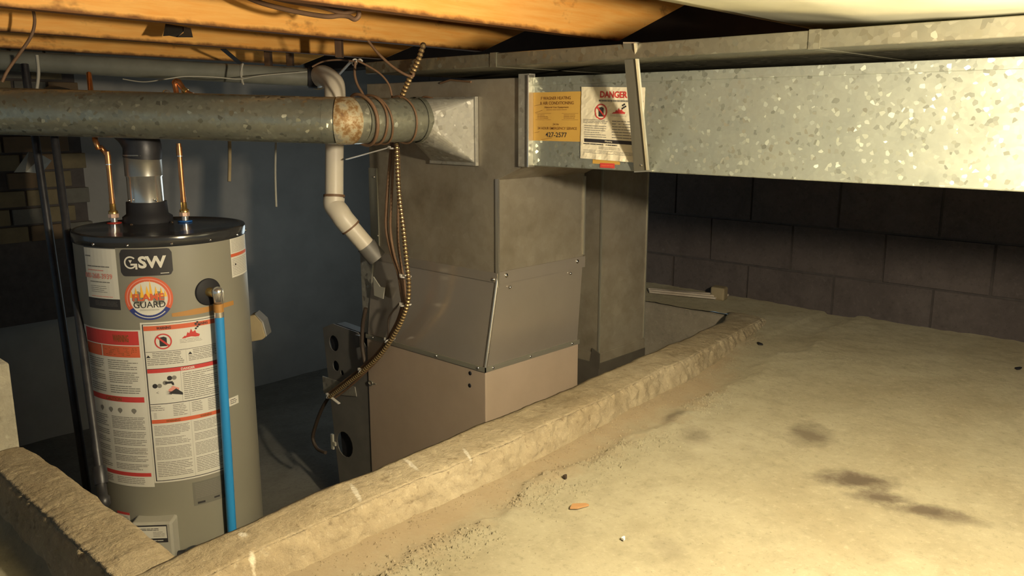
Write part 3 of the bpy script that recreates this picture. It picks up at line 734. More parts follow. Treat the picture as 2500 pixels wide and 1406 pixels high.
for qa, qb in ((PB+up_*.014, PB+up_*.022), (PJ+dn*.044, PJ+dn*.050)):
    k = MB(); k.tube([qa, qb], .0352, 28); k.build('primer_band', M['cable'], vt)
GE = aD(775,190,2.86); GF = aD(-120,141,2.62); dg_ = (GF-GE).normalized()
k = MB(); q = smooth_path([PT-up_*.05, PT, PT+up_*.022+(GE-PT)*.12, PT*.35+GE*.65+up_*.022, GE], 6)
k.tube(q, [.0345]*len(q), 28); k.build('upper_elbow', M['pvc'], vt)
for qa, qb in ((GE-(GE-PT).normalized()*.012, GE+(GE-PT).normalized()*.004), (PT-up_*.055, PT-up_*.04)):
    k = MB(); k.tube([qa, qb], .0385, 28); k.build('elbow_rim', M['pvc'], vt)
k = MB(); k.tube([GE+dg_*.0, GE+dg_*.03], .037, 28); k.build('dark_coupling', M['black'], vt)
k = MB(); k.tube([GE+dg_*.01, GF], .031, 28); k.build('grey_run', M['pvcgrey'], vt)
k = MB(); 
for px in (592,): 
    c0 = GE+dg_*(GE-aD(px,183,2.8)).length; k.tube([c0-dg_*.004, c0+dg_*.004], .0335, 24)
k.build('joint_ring', M['wirewhite'], vt)
def hang(px, y0, y1, D, label, mt='wirewhite', lean=0, r=.004, name='hanger_strip', cat='strap'):
    k = MB(); k.tube(smooth_path([aD(px, y0, D), aD(px+lean, (y0+y1)/2, D), aD(px-lean*.3, y1, D)], 5), r, 6)
    return tag(k.build(name, M[mt]), label, cat)
hang(90, 135, 225, 2.5, 'pale hanging strap looped over the grey pipe at far left', lean=4, r=.005)
hang(593, 155, 207, 2.66, 'pale thin hook strap round the grey pipe near the white elbow', lean=-5, r=.003)
k = MB(); k.tube(smooth_path([aD(300,193,2.5), aD(350,200,2.5), aD(400,194,2.5), aD(450,187,2.52), aD(520,188,2.55), aD(585,193,2.6), aD(640,184,2.7), aD(750,175,2.75)], 6), .0018, 6)
tag(k.build('control_wire', M['wirewhite']), 'thin pale wire strung under the grey pipe towards the elbow', 'wire')
hang(560, 330, 443, 2.75, 'wide pale strip hanging below the round duct left of the white riser', 'cardboard', 1, .006)
hang(674, 335, 505, 2.9, 'long thin pale strip hanging below the round duct nearest the white riser', 'wirewhite', -2, .004)

# ------------------------------------------------------------------ cables
def cable(P, r, m, name, label, cat='cable', n=8):
    k = MB(); k.tube(P, r, n); return tag(k.build(name, M[m]), label, cat)
def path(pts, X=None, D=None):
    return smooth_path([aX(x, y, X) if D is None else aD(x, y, D) for x, y in pts], 7)
def ribbed(P, r, name, label, extra=()):
    root = thing(name, label, 'cable', P[0])
    Q = resample(P, .0030); k = MB(); k.tube(Q, [r*(1.0 if (i//2) % 2 else .74) for i in range(len(Q))], 10, smooth=False); k.m = [((f // 10) // 2) % 2 if f < (len(Q)-1)*10 else 1 for f in range(len(k.m))]; k.build('armour', [M['bx'], M['bxgap']], root)
    k = MB(); k.tube(P[::3], r*.62, 6); k.build('core', M['cabledark'], root); return root
up1 = path([(1034,108),(1022,145),(1006,180),(990,215),(978,245)], X=1.575)
up1[0] = aX(1033,110,1.585)
lowr = path([(968,330),(970,400),(975,480),(985,560),(993,640),(998,690),(995,740),(975,795),(935,858),(888,904),(845,938),(803,970)], X=1.650)
ribbed(up1, .0085, 'armoured_cable', 'ribbed brass coloured armoured cable dropping from the joist above the round duct')
ribbed(lowr, .0078, 'armoured_cable', 'ribbed brass coloured armoured cable hanging down the furnace front in a bundle')
cable(path([(957,345),(950,420),(944,500),(943,560),(955,615),(972,665),(980,715),(982,745),(965,795),(926,856),(880,900),(838,933),(800,962)], X=1.668), .0055, 'cable', 'brown_cable', 'brown cable on the left side of the bundle in front of the furnace')
cable(path([(962,350),(958,430),(955,500),(953,560),(962,620),(978,670),(986,720),(988,750),(970,802),(932,866),(886,914),(846,950),(812,975)], X=1.664), .0045, 'cable', 'brown_cable', 'brown cable in the middle of the bundle, second from its left side')
cable(path([(972,352),(974,430),(972,520),(972,590),(980,650),(988,700),(984,750),(960,806),(925,862)], X=1.68), .0045, 'cable', 'brown_cable', 'brown cable running behind the armoured cable of the bundle')
cable(path([(975,740),(950,775),(948,810),(942,838),(930,858)], X=1.655), .003, 'cabledark', 'brown_cable', 'thin dark cable bowing left from the bundle at the tapered section')
cable(path([(803,968),(785,1000),(770,1040),(764,1070),(775,1095),(795,1105)], X=1.68), .007, 'cabledark', 'control_cable', 'dark cable curving down from the lowest white tie at the furnace side')
cable(path([(893,752),(886,790),(884,835),(887,865),(894,900)], X=1.675), .007, 'cabledark', 'control_cable', 'short dark cable hanging at the left edge of the furnace cabinet')
for px, (xa, ya), (xb, yb) in ((0,(944,352),(962,420)),(1,(952,350),(968,425)),(2,(958,350),(972,420))):
    pass
def ring(px, py, X, d, label, r=.017, tail=None, e=1.0):
    z = thing('cable_tie', label, 'cable tie', aX(px, py, X))
    c0 = aX(px, py, X); d = Vector(d).normalized(); a = d.orthogonal().normalized(); b = d.cross(a); k = MB()
    k.tube([c0+a*r*math.cos(t*.2618)+b*r*math.sin(t*.2618) for t in range(24)], .0028, 6, closed=True); k.build('loop', M['white'], z)
    k = MB(); h = c0+Vector((-.004,.016,.002)); k.obox(h, (0,1,0), (1,0,0), (0,0,1), .006, .004, .005); k.build('head', M['white'], z, .001)
    if tail: k = MB(); k.bar(h, tail, .010, .003); k.build('tail', M['white'], z)
    return z
ring(990,675,1.662,(0,0,1),'white cable tie round the bundle, the highest of those on the furnace front')
ring(990,745,1.662,(0,.2,1),'white cable tie round the bundle at the tapered section')
ring(952,831,1.662,(0,.7,1),'white cable tie round the bundle above the cabinet seam')
ring(887,905,1.662,(0,1,1),'white cable tie round the bundle over the cabinet left edge')
ring(808,966,1.662,(0,1,1),'white cable tie with a knob end, lowest on the bundle', tail=aX(828,985,1.65))
ring(962,362,1.66,(0,0,1),'white cable tie with a long tail pointing left under the round duct', .014, aX(846,389,1.62))
ring(866,152,1.70,(0,1,.3),'white cable tie with a long tail beside the white elbow near the joists', .010, aX(820,190,1.70))
cable(path([(762,163),(790,150),(830,146),(865,150)], D=2.6), .0028, 'cable', 'thermostat_wire', 'thin brown wire arching over the white elbow', 'wire')
cable(path([(868,150),(866,180),(872,205),(885,228),(893,248)], D=2.5), .004, 'cable', 'thermostat_wire', 'brown wire dropping from the joist tie to the round duct', 'wire')
cable(path([(872,148),(900,162),(930,182),(950,208),(958,240)], D=2.38), .003, 'cable', 'thermostat_wire', 'thin brown wire curving right from the joist tie to the plenum', 'wire')
cable(path([(899,100),(925,132),(958,162),(990,182),(1008,186),(1008,178)], D=2.33), .0038, 'cable', 'thermostat_wire', 'brown wire sagging from the joist to the armoured cable', 'wire')
cable(path([(885,150),(878,145),(868,152)], D=2.5), .003, 'white', 'wire_staple', 'white staple clip under the joist by the cable tie', 'staple')
cable(path([(590,-12),(640,8),(720,28),(795,40),(830,38),(850,40),(866,47),(876,38),(872,24),(850,30),(832,31),(780,16),(700,2),(640,-12)], D=2.05), .006, 'cable', 'house_cable', 'thick brown house cable loop hanging between the two front joists')
cable(path([(660,-14),(740,6),(810,14),(850,22),(872,22)], D=2.1), .006, 'cabledark', 'house_cable', 'dark house cable running behind the brown loop between the front joists')
cable(path([(66,-12),(82,30),(84,60),(75,90),(52,125),(20,170),(5,200)], D=2.2), .0042, 'cable', 'house_cable', 'thin reddish cable hanging across the joists at the far upper left')
for (a_, b_, lb) in (((545,120),(590,158),'dark diagonal bridging strap between the back joists at left'),((690,88),(738,128),'dark diagonal bridging strap between the back joists, nearest the white elbow')):
    k = MB(); k.bar(aD(*a_, 3.05), aD(*b_, 3.35), .02, .003); tag(k.build('bridging_strap', M['blackmet']), lb, 'strap')
for x_, lb in ((655,'dark wooden blocking under the back joist, left one of the pair'),(708,'dark wooden blocking under the back joist, right one of the pair'),(828,'dark wooden blocking beside the white tie under the joist')):
    p = aD(x_, 142 if x_ < 800 else 118, 3.2 if x_ < 800 else 2.75); k = MB(); zt_ = .463; k.obox(Vector((p.x, p.y, (p.z-.03+zt_)/2)), RT, FH, (0,0,1), .011, .02, (zt_-p.z+.03)/2); tag(k.build('wood_blocking', M['subfloor'], None, .002), lb, 'blocking')
# bent metal bracket on the joists
bk = thing('metal_bracket', 'small bent galvanised bracket nailed beneath the second joist', 'bracket', aD(435,75,2.5))
k = MB(); k.prism([aD(404,58,2.5), aD(456,66,2.5), aD(448,76,2.48), aD(432,91,2.46), aD(412,87,2.46), aD(398,88,2.46)], FH*.004); k.build('dark_plate', M['sheet_dark'], bk)
k = MB(); k.prism([aD(449,66,2.49), aD(465,68,2.49), aD(470,91,2.45), aD(432,91,2.45), aD(448,80,2.47)], FH*.004); k.build('bright_flange', M['edge'], bk)

# ------------------------------------------------------------------ water heater
ZTOP = -.295
wh = thing('water_heater', 'grey cylindrical gas water heater covered in labels, standing in the pit', 'water heater', (TC.x, TC.y, PZ))
k = MB(); k.lathe([(TR_, PZ+.04), (TR_, -.312)], (TC.x, TC.y, 0), n=96); k.build('tank_jacket', M['tank'], wh)
k = MB(); k.lathe([(0, ZTOP-.006), (.10, ZTOP-.004), (TR_-.012, ZTOP-.002), (TR_-.006, ZTOP), (TR_+.001, ZTOP), (TR_+.003, ZTOP-.004), (TR_+.003, -.3215), (TR_+.0005, -.3235)], (TC.x, TC.y, 0), n=96)
tc = k.build('top_cap', M['blackgloss'], wh)
for a in (-135, -108, -82, -55, -30, -160):
    r_ = math.radians(a); d = Vector((math.cos(r_), math.sin(r_), 0)); s_ = MB(); s_.lathe([(.004, 0), (.0035, .002), (0, .003)], Vector((TC.x, TC.y, -.316))+d*(TR_+.003), d, 8); s_.build('screw', M['screw'], tc)
for (x_, y_) in ((322,549),(420,543)):
    p = aZ(x_, y_, ZTOP-.004); s_ = MB(); s_.lathe([(.005, 0), (.004, .003), (0, .004)], p, (0,0,1), 8); s_.build('screw', M['screw'], tc)
k = MB(); k.lathe([(TR_-.005, PZ), (TR_-.005, PZ+.05)], (TC.x, TC.y, 0), n=64); k.build('base_ring', M['black'], wh)
# draft hood and flue
fc = aZ(362, 541, ZTOP-.004); fc = Vector((fc.x, fc.y, 0))
fd = fc.copy()
k = MB(); k.lathe([(.068, ZTOP-.004), (.068, ZTOP+.012), (.057, ZTOP+.02), (.055, ZTOP+.055)], fc, n=40); k.build('draft_hood', M['black'], wh)
fl = thing('flue_pipe', 'polished metal flue pipe rising from the water heater top', 'flue', (fc.x, fc.y, ZTOP+.05))
k = MB(); k.lathe([(.0485, ZTOP+.05), (.0485, ZTOP+.126), (.0505, ZTOP+.129), (.0505, ZTOP+.133), (.0485, ZTOP+.136)], fc, n=48); k.build('lower_section', M['chrome'], fl)
k = MB(); k.lathe([(.051, ZTOP+.13), (.051, ZTOP+.185), (.0525, ZTOP+.187), (.0525, ZTOP+.190)], fc, n=48); k.build('upper_section', M['fluemet'], fl)
k = MB(); e0 = Vector((fc.x, fc.y, ZTOP+.18)); q = [e0, e0+Vector((0,0,.04)), e0+Vector((-.015,.03,.085)), e0+Vector((-.04,.09,.115)), e0+Vector((-.06,.2,.13)), e0+Vector((-.05,.5,.16))]
k.tube(smooth_path(q, 5), .052, 32); k.build('elbow', M['blackmet'], fl)
screws([Vector((fc.x, fc.y, ZTOP+.062))+Vector((math.cos(a), math.sin(a), 0))*.056 for a in (-2.9, -1.5)], (-.7,-.7,0), fl, .004)
# copper connections
def stub(px, py0, pytop, name, label, top_mat, ringm, zoff=0):
    p = aZ(px, py0, ZTOP-.003); base = Vector((p.x, p.y, ZTOP-.003))
    top = None
    d = ray(*pytop); t_ = (p @ FH)/(d @ FH)*1.0; topp = d*t_
    root = thing(name, label, 'pipe', base); ax = Vector((topp.x-base.x, topp.y-base.y, topp.z-base.z)); L = ax.length; ax.normalize()
    k = MB(); k.lathe([(.020, 0), (.020, .003), (.012, .004)], base, (0,0,1), 28); k.build('base_ring', ringm, root)
    k = MB(); k.lathe([(.0095, 0), (.0095, .018)], base, ax, 20); k.build('nipple', M['chrome'], root)
    k = MB(); k.lathe([(.013, .016), (.015, .017), (.015, .027), (.0135, .028)], base, ax, 8, smooth=False); k.build('union_nut', M['solder'], root)
    k = MB(); k.lathe([(.0125, .028), (.0125, .035), (.0085, .038), (.008, .055), (.0065, .057)], base, ax, 16); k.build('brass_adapter', M['brass'], root)
    k = MB(); k.lathe([(.0068, .055), (.0068, L)], base, ax, 18); k.build('copper_pipe', M['copper'], root)
    for pf_ in ([(.0082, L-.035), (.0082, L-.010)], [(.0078, .058), (.0078, .072)]):
        k = MB(); k.lathe(pf_, base, ax, 18); k.build('coupling', M['copper'], root)
    k = MB(); k.lathe([(.0086, L-.037), (.0086, L-.034)], base, ax, 18); k.build('solder_ring', M['chrome'], root)
    return root, base+ax*L
r1, t1 = stub(279, 545, (262,370), 'hot_water_pipe', 'copper pipe with brass union over the red ring on the water heater', 'copper', M['ringred'])
r2, t2 = stub(452, 541, (436,350), 'cold_water_pipe', 'copper pipe with pinkish union over the blue ring on the water heater', 'copper', M['ringblue'])
cable([t1-Vector((0,0,.01)), t1+Vector((-.01,.02,.012)), aD(240,362,2.3), aD(232,342,2.32), aD(222,225,2.4), aD(217,180,2.45)], .0075, 'copper', 'copper_branch_pipe', 'dull copper pipe showing above and below the round duct at left', 'pipe')
# copper elbow and fittings that rise above the round duct
ce = thing('copper_fitting', 'shiny copper elbow fitting peeking over the round duct', 'pipe', aD(445,215,2.42))
q = smooth_path([aD(432,232,2.42), aD(427,202,2.42), aD(436,200,2.42), aD(452,222,2.42), aD(470,233,2.42)], 4); k = MB(); k.tube(q, [.0075 if i % 4 else .0092 for i in range(len(q))], 14); k.build('elbow', M['copper'], ce)
k = MB(); k.lathe([(.0092, -.006), (.0092, .006)], aD(452,222,2.42), aD(470,233,2.42)-aD(452,222,2.42), 14); k.build('coupling', M['brass'], ce)
k = MB(); k.lathe([(.013, 0), (.012, .012), (.008, .018), (0, .02)], aD(407,236,2.44), (0,0,1), 20); tag(k.build('pipe_cap', M['chrome']), 'small shiny metal cap behind the round duct beside the copper elbow', 'cap')
# T&P valve and blue discharge pipe
ph, zz = cylp(508, 712)
nr = Vector((math.cos(math.radians(ph)), math.sin(math.radians(ph)), 0)); tp0 = Vector((TC.x, TC.y, zz))+nr*TR_
k = MB(); k.lathe([(.036, -.004), (.036, .0025), (.034, .004), (.012, .005)], tp0, nr, 40); k.build('valve_rosette', M['black'], wh)
q0 = cylpt(531, 716, TR_+.030); rv = thing('relief_valve', 'shiny brass relief valve above the blue pipe on the water heater', 'valve', q0)
k = MB(); k.tube([tp0, q0], .0125, 18); k.lathe([(.0135, 0), (.0135, .012)], tp0.lerp(q0, .55), q0-tp0, 8); k.build('inlet', M['brass'], rv)
k = MB(); k.lathe([(0, -.028), (.0105, -.027), (.0125, -.012), (.015, .0), (.0145, .010), (.009, .016), (0, .018)], q0, (0,0,1), 24); k.build('body', M['chrome'], rv)
k = MB(); tq = q0+RT*.014; k.tube(smooth_path([q0+Vector((0,0,.010))+RT*.006, tq+Vector((0,0,.006)), tq+Vector((0,0,-.02)), q0+RT*.006+Vector((0,0,-.034))], 5), .0022, 6); k.build('test_lever', M['edge'], rv)
k = MB(); k.lathe([(.0128, -.050), (.0128, -.028)], q0, (0,0,1), 20); k.build('tape_wrap', M['tape'], rv)
k = MB(); k.lathe([(.0125, -.064), (.0125, -.048)], q0, (0,0,1), 20); k.build('outlet_collar', M['chrome'], rv)
bot = cylpt(566, 1288, TR_+.024)
k = MB(); k.tube([q0+Vector((0,0,-.06)), bot, bot+(bot-q0)*.12], .0122, 24); tag(k.build('discharge_pipe', M['blue']), 'bright blue plastic discharge pipe running down the water heater front', 'pipe')

# --- labels on the tank (print lies on curved sheets)
def sheet(ph0, z0): return Sheet(cyl_map(ph0, z0))
dr = math.pi/180*TR_
# service label
s = sheet(-171, -.4835); w_ = (171-143.7)*dr
s.rect(0, .0275, w_, .157, M['paper'], 0); s.rect(0, 0, w_, .0275, M['ink'], 0); s.rect(0, .1585, w_, .1615, M['ink'], 0)
s.lines(w_*.25, .008, w_*.93, .022, 4, M['greyink'], .15, 0, 1)
s.lines(w_*.1, .108, w_*.80, .113, 1, M['greyink'], .6, 0); s.lines(w_*.1, .098, w_*.62, .103, 1, M['pink'], .5, 0)
s.text('800-268-3939', w_*-.05+.002, .079, w_*.86, .093, M['pink'], 2, .02)
s.lines(w_*.15, .068, w_*.80, .073, 1, M['greyink'], .5, 0); s.lines(w_*.15, .042, w_*.68, .062, 4, M['greyink'], .25, .4); s.lines(w_*.15, .0305, w_*.85, .035, 1, M['pink'], .4, 0); s.lines(.004, .134, w_*.24, .139, 1, M['greyink'], .6, 0)
s.build('service_label', wh)
# maker's badge
s = sheet(-141.0, -.3955); w_ = 32.6*dr; h_ = .069; rr = .011
for i in range(24):
    a, b_ = w_*i/24, w_*(i+1)/24
    def ins(u): 
        d = min(u, w_-u); return rr-math.sqrt(max(0, rr*rr-(rr-d)**2)) if d < rr else 0
    s.poly([(a, ins(a)), (b_, ins(b_)), (b_, h_-ins(b_)), (a, h_-ins(a))], M['ink'], 0)
s.text('SW', w_*.355, h_*.285, w_*.89, h_*.74, M['paper'], 2, .04)
s.disc(w_*.205, h_*.51, w_*.125, M['paper'], 2, h_*.235, 34, w_*.095, .75, 6.0)
s.rect(w_*.205, h_*.40, w_*.335, h_*.47, M['paper'], 2); s.rect(w_*.295, h_*.255, w_*.335, h_*.44, M['paper'], 2)
s.poly([(w_*.17,h_*.60),(w_*.205,h_*.48),(w_*.24,h_*.60)], M['paper'], 2)
s.lines(w_*.76, h_*.06, w_*.93, h_*.10, 1, M['paper'], .6, 0)
s.build('badge', wh)
# round flame emblem
s = sheet(-125.0, -.454); r_ = .0585; ry = .0565
s.disc(0, 0, r_, M['orange'], 0, ry, 48, r_*.78, -.55, 3.70); s.disc(0, 0, r_, M['navy'], 0, ry, 28, r_*.78, 3.70, 5.733)
s.disc(0, 0, r_*.79, M['paper'], 0, ry*.79, 48)
s.disc(0, 0, r_*.91, M['pink'], 1, ry*.91, 40, r_*.87, -.4, 3.55); s.disc(0, 0, r_*.91, M['paper'], 1, ry*.91, 24, r_*.87, 3.95, 5.5)
for (u, hgt, wd) in ((-.68,.40,.16),(-.48,.52,.18),(-.25,.70,.17),(-.02,.60,.22),(.12,.86,.16),(.34,.56,.18),(.55,.50,.16),(.70,.36,.12)):
    s.poly([(r_*(u-wd*.5), ry*.05), (r_*(u+wd*.5), ry*.05), (r_*(u+wd*.15), ry*(.05+hgt*.55)), (r_*(u-.02), ry*hgt), (r_*(u-wd*.3), ry*(.05+hgt*.4))], M['flame'], 1)
s.text('FLAME', -r_*.66, -ry*.10, r_*.64, ry*.22, M['orange'], 3, .035); s.text('GUARD', -r_*.63, -ry*.43, r_*.67, -ry*.13, M['ink'], 3, .0)
s.rect(-r_*.4, -ry*.52, r_*.4, -ry*.505, M['greyink'], 2); s.rect(-r_*.4, -ry*.56, r_*.4, -ry*.548, M['greyink'], 2)
s.build('emblem', wh)
# large warning label, centre
s = sheet(-131.9, -.957); w_ = 50.5*dr; h_ = .440
s.rect(0, 0, w_, h_, M['paper'], 0); bw = .0045
for (a, b_, c_, d_) in ((bw, bw, w_, bw+.002), (bw, h_-bw-.0015, w_, h_-bw), (bw, bw, bw+.0025, h_-bw)): s.rect(a, b_, c_, d_, M['ink'], 1)
L0 = bw+.003; V = lambda t_: h_*(1-t_)
s.rect(L0, V(.050), w_, V(.022), M['orange'], 1); s.text('WARNING', w_*.20, V(.045), w_*.38, V(.028), M['ink'], 2, .03); s.text('WARNING', w_*.68, V(.045), w_*.86, V(.028), M['ink'], 2, .03)
no_flame(s, w_*.27, V(.118), .021, M['red'], M['ink']); fire(s, w_*.50, V(.112), .052, .026, M['red'], M['ink'], M['greyink'])
s.rect(L0, V(.180), w_, V(.1775), M['ink'], 1); s.rect(w_*.54, V(.265), w_*.542, V(.182), M['greyink'], 1)
for u in (w_*.04, w_*.565): s.poly([(u, V(.214)), (u+.011, V(.214)), (u+.0055, V(.197))], M['ink'], 1)
s.lines(w_*.12, V(.215), w_*.50, V(.184), 3, M['greyink'], .42, .1); s.lines(w_*.05, V(.262), w_*.51, V(.217), 4, M['greyink'], .42, .1); s.lines(w_*.63, V(.215), w_*.97, V(.184), 3, M['greyink'], .42, .1); s.lines(w_*.57, V(.255), w_*.97, V(.217), 4, M['greyink'], .42, .3)
s.rect(L0, V(.284), w_, V(.281), M['ink'], 1); s.rect(L0, V(.308), w_, V(.284), M['red'], 1); s.text('DANGER', w_*.46, V(.304), w_*.64, V(.289), M['paper'], 2, .03)
s.rect(w_*.45, V(.498), w_*.453, V(.308), M['greyink'], 1); s.lines(w_*.475, V(.490), w_*.98, V(.318), 14, M['greyink'], .36, .45)
for (u, v) in ((.31,.345),(.12,.388)):
    s.disc(w_*u, V(v), .0062, M['ink'], 1); s.disc(w_*u+.011, V(v), .0058, M['greyink'], 1)
s.disc(w_*.25, V(.372), .006, M['greyink'], 1); s.rect(w_*.25, V(.379), w_*.345, V(.365), M['ink'], 2); s.poly([(w_*.325, V(.379)), (w_*.355, V(.372)), (w_*.36, V(.39)), (w_*.34, V(.39))], M['ink'], 2)
s.poly([(w_*.28, V(.417)), (w_*.345, V(.395)), (w_*.42, V(.412)), (w_*.40, V(.44)), (w_*.30, V(.442))], M['pink'], 1)
s.poly([(w_*.28, V(.440)), (w_*.38, V(.412)), (w_*.46, V(.443)), (w_*.46, V(.457)), (w_*.36, V(.447))], M['ink'], 2)
for q in range(4): s.poly([(w_*.24, V(.421+q*.008)), (w_*.32, V(.428+q*.005)), (w_*.32, V(.432+q*.005))], M['ink'], 2)
s.poly([(w_*.13, V(.428)), (w_*.34, V(.395)), (w_*.34, V(.397)), (w_*.135, V(.430))], M['greyink'], 1); s.poly([(w_*.13, V(.428)), (w_*.34, V(.475)), (w_*.34, V(.477)), (w_*.13, V(.431))], M['greyink'], 1)
s.rect(L0, V(.503), w_, V(.499), M['ink'], 1)
s.lines(w_*.03, V(.545), w_*.22, V(.510), 3, M['greyink'], .35, .4); s.lines(w_*.32, V(.585), w_*.50, V(.510), 7, M['greyink'], .35, .3); s.lines(w_*.56, V(.575), w_*.70, V(.510), 6, M['greyink'], .35, .3); s.lines(w_*.78, V(.585), w_*.98, V(.510), 7, M['greyink'], .35, .1); s.lines(w_*.07, V(.590), w_*.11, V(.555), 4, M['greyink'], .3, .1); s.rect(w_*.53, V(.595), w_*.532, V(.503), M['greyink'], 1)
s.rect(L0, V(.622), w_, V(.598), M['orange'], 1); s.text('WARNING', w_*.22, V(.618), w_*.40, V(.603), M['brownink'], 2, .03); s.text('WARNING', w_*.66, V(.618), w_*.82, V(.603), M['brownink'], 2, .03)
s.rect(w_*.535, V(.985), w_*.537, V(.622), M['greyink'], 1)
for (va, vb, nn) in ((.635,.700,7),(.712,.760,5),(.772,.855,9),(.866,.965,9)):
    s.lines(w_*.06, V(vb), w_*.51, V(va), nn, M['greyink'], .36, .3); s.lines(w_*.565, V(vb), w_*.97, V(va), nn, M['greyink'], .36, .3)
s.build('warning_label', wh)
# long label at the left
s = sheet(-184, -.968); w_ = 52*dr; h_ = .432
s.rect(0, 0, w_, h_, M['paper'], 0)
s.rect(w_*.08, V(.095), w_*.97, V(.008), M['red'], 1); s.rect(w_*.08, V(.17), w_*.97, V(.095), M['orange'], 1); s.rect(w_*.08, V(.100), w_*.97, V(.094), M['paper'], 2); s.rect(w_*.415, V(.17), w_*.43, V(.1), M['paper'], 2)
s.text('WARNING', w_*.62, V(.075), w_*.84, V(.03), M['brownink'], 2, .03); s.lines(w_*.45, V(.16), w_*.93, V(.11), 5, M['brownink'], .35, .3)
for (va, vb, nn) in ((.185,.25,5),(.26,.335,6),(.345,.40,4)):
    s.lines(w_*.10, V(vb), w_*.43, V(va), nn, M['greyink'], .35, .5); s.lines(w_*.50, V(vb), w_*.93, V(va), nn, M['greyink'], .4, .3)
s.rect(w_*.08, V(.452), w_*.97, V(.418), M['red'], 1); s.text('CAUTION', w_*.40, V(.447), w_*.66, V(.424), M['brownink'], 2, .03)
for u in (.30, .47, .62, .82):
    s.disc(w_*u, V(.505), .007, M['greyink'], 1, .006, 14); s.poly([(w_*u-.006, V(.512)), (w_*u+.006, V(.512)), (w_*u, V(.527))], M['greyink'], 1)
for q, va in enumerate((.545,.585,.640,.690,.745,.795,.850)):
    s.lines(w_*.10, V(va+.038), w_*.40, V(va), 3, M['greyink'], .35, .5); s.lines(w_*.47, V(va+.042), w_*.95, V(va), 4, M['greyink'], .4, .3)
s.rect(w_*.08, V(.932), w_*.97, V(.908), M['red'], 1); s.lines(w_*.10, V(.985), w_*.38, V(.94), 4, M['greyink'], .35, .4); s.lines(w_*.46, V(.985), w_*.95, V(.94), 4, M['greyink'], .35, .3)
s.build('instruction_label', wh)
# upper right label
s = sheet(-64, -.4295); w_ = 27.5*dr; h_ = .108
s.rect(0, 0, w_, h_, M['paper'], 0); s.rect(0, h_*.52, w_, h_*.60, M['orange'], 1); s.lines(w_*.05, h_*.63, w_*.97, h_*.97, 10, M['greyink'], .25, .1); s.lines(w_*.05, h_*.04, w_*.97, h_*.48, 11, M['greyink'], .25, .1); s.disc(w_*.18, h_*.32, .003, M['ink'], 2)
s.build('side_label', wh)
s = sheet(-78, -.783); s.rect(0, 0, 11.5*dr, .023, M['paper'], 0); s.lines(.012, .004, .038, .019, 3, M['ink'], .35, .4, 1); s.build('small_tag', wh)
s = sheet(-107.5, -1.037); w_ = 23*dr; s.rect(0, 0, w_, .068, M['fadedplate'], 0); s.lines(.006, .020, w_-.004, .064, 9, M['greyink'], .3, .4); s.rect(.010, .004, .030, .010, M['ink'], 1); s.rect(w_*.62, .008, w_*.80, .013, M['ink'], 1); s.build('rating_plate', wh)
s = sheet(-111.5, -.508); w_ = 47*dr
lo_ = lambda u: .002-.002*math.sin(min(1, u/w_*1.6)*3.14)+.002*(u/w_)
hi_ = lambda u: .011+.0055*min(1, u/w_*3)
for i in range(24):
    a, b_ = w_*i/24, w_*(i+1)/24; s.poly([(a, lo_(a)), (b_, lo_(b_)), (b_, hi_(b_)), (a, hi_(a))], M['tape'], 0)
s.build('tape_strip', wh)
s = sheet(-164, -1.078); w_ = 11.5*dr; s.rect(0, 0, w_, .030, M['paper'], 0); s.rect(0, .024, w_, .031, M['red'], 1); s.lines(.004, .004, w_-.004, .02, 3, M['greyink'], .3, .3); s.build('lower_label', wh)
# gas control valve low on the front
gp, gz = -133.0, -1.112
gn = Vector((math.cos(math.radians(gp)), math.sin(math.radians(gp)), 0)); gt = Vector((-gn.y, gn.x, 0)); gc = Vector((TC.x, TC.y, gz))+gn*(TR_+.014)
gv = thing('gas_valve', 'pale grey gas control valve box low on the water heater front', 'valve', gc)
k = MB(); k.obox(gc, gt, gn, (0,0,1), .053, .026, .060); k.build('housing', M['valve'], gv, .006)
s = Sheet(plane_map(gc-gt*.041+gn*.0265+Vector((0,0,.004)), gt, (0,0,1))); s.rect(0, 0, .082, .050, M['ink'], 0, .2); s.rect(.002, .012, .080, .046, M['paper'], 1, .2); s.lines(.008, .034, .060, .042, 2, M['ink'], .4, 0, 2); s.lines(.045, .016, .075, .032, 4, M['greyink'], .3, .3, 2); s.rect(.03, .002, .078, .010, M['ink'], 2); s.lines(.034, .004, .07, .008, 1, M['paper'], .6, 0, 3); s.build('control_label', gv)
k = MB(); k.lathe([(.006, 0), (.005, .003), (0, .004)], gc+gn*.0265+gt*.018+Vector((0,0,-.018)), gn, 14); k.build('button', M['black'], gv)
k = MB(); k.lathe([(.026, 0), (.026, .012), (.020, .018), (0, .02)], gc+gt*.098+Vector((0,0,-.050))+gn*.005, gn*.4+Vector((0,0,1)), 24); k.build('dial', M['knob'], gv, .002)
k = MB(); k.tube([gc+gt*.05+Vector((0,0,-.05)), gc+gt*.098+Vector((0,0,-.055))-gn*.02], .012, 14); k.build('dial_neck', M['black'], gv)

# grey sleeve peeking out behind the tank on its right
k = MB(); P = [aD(607,772,2.62), aD(622,768,2.62), aD(640,788,2.62), aD(649,822,2.62), aD(640,830,2.62), aD(607,836,2.62)]
k.prism(P, FH*.05); o = k.build('cardboard_box', M['cardboard'], None, .004); tag(o, 'beige cardboard corner sticking out behind the water heater on its right', 'box')
k = MB(); k.prism([P[1]+Vector((0,0,.003)), P[2]+Vector((.004,0,.004)), P[3]+Vector((.004,0,.002)), P[3], P[2], P[1]], FH*.05); k.build('folded_flap', M['cab_grey'], o)

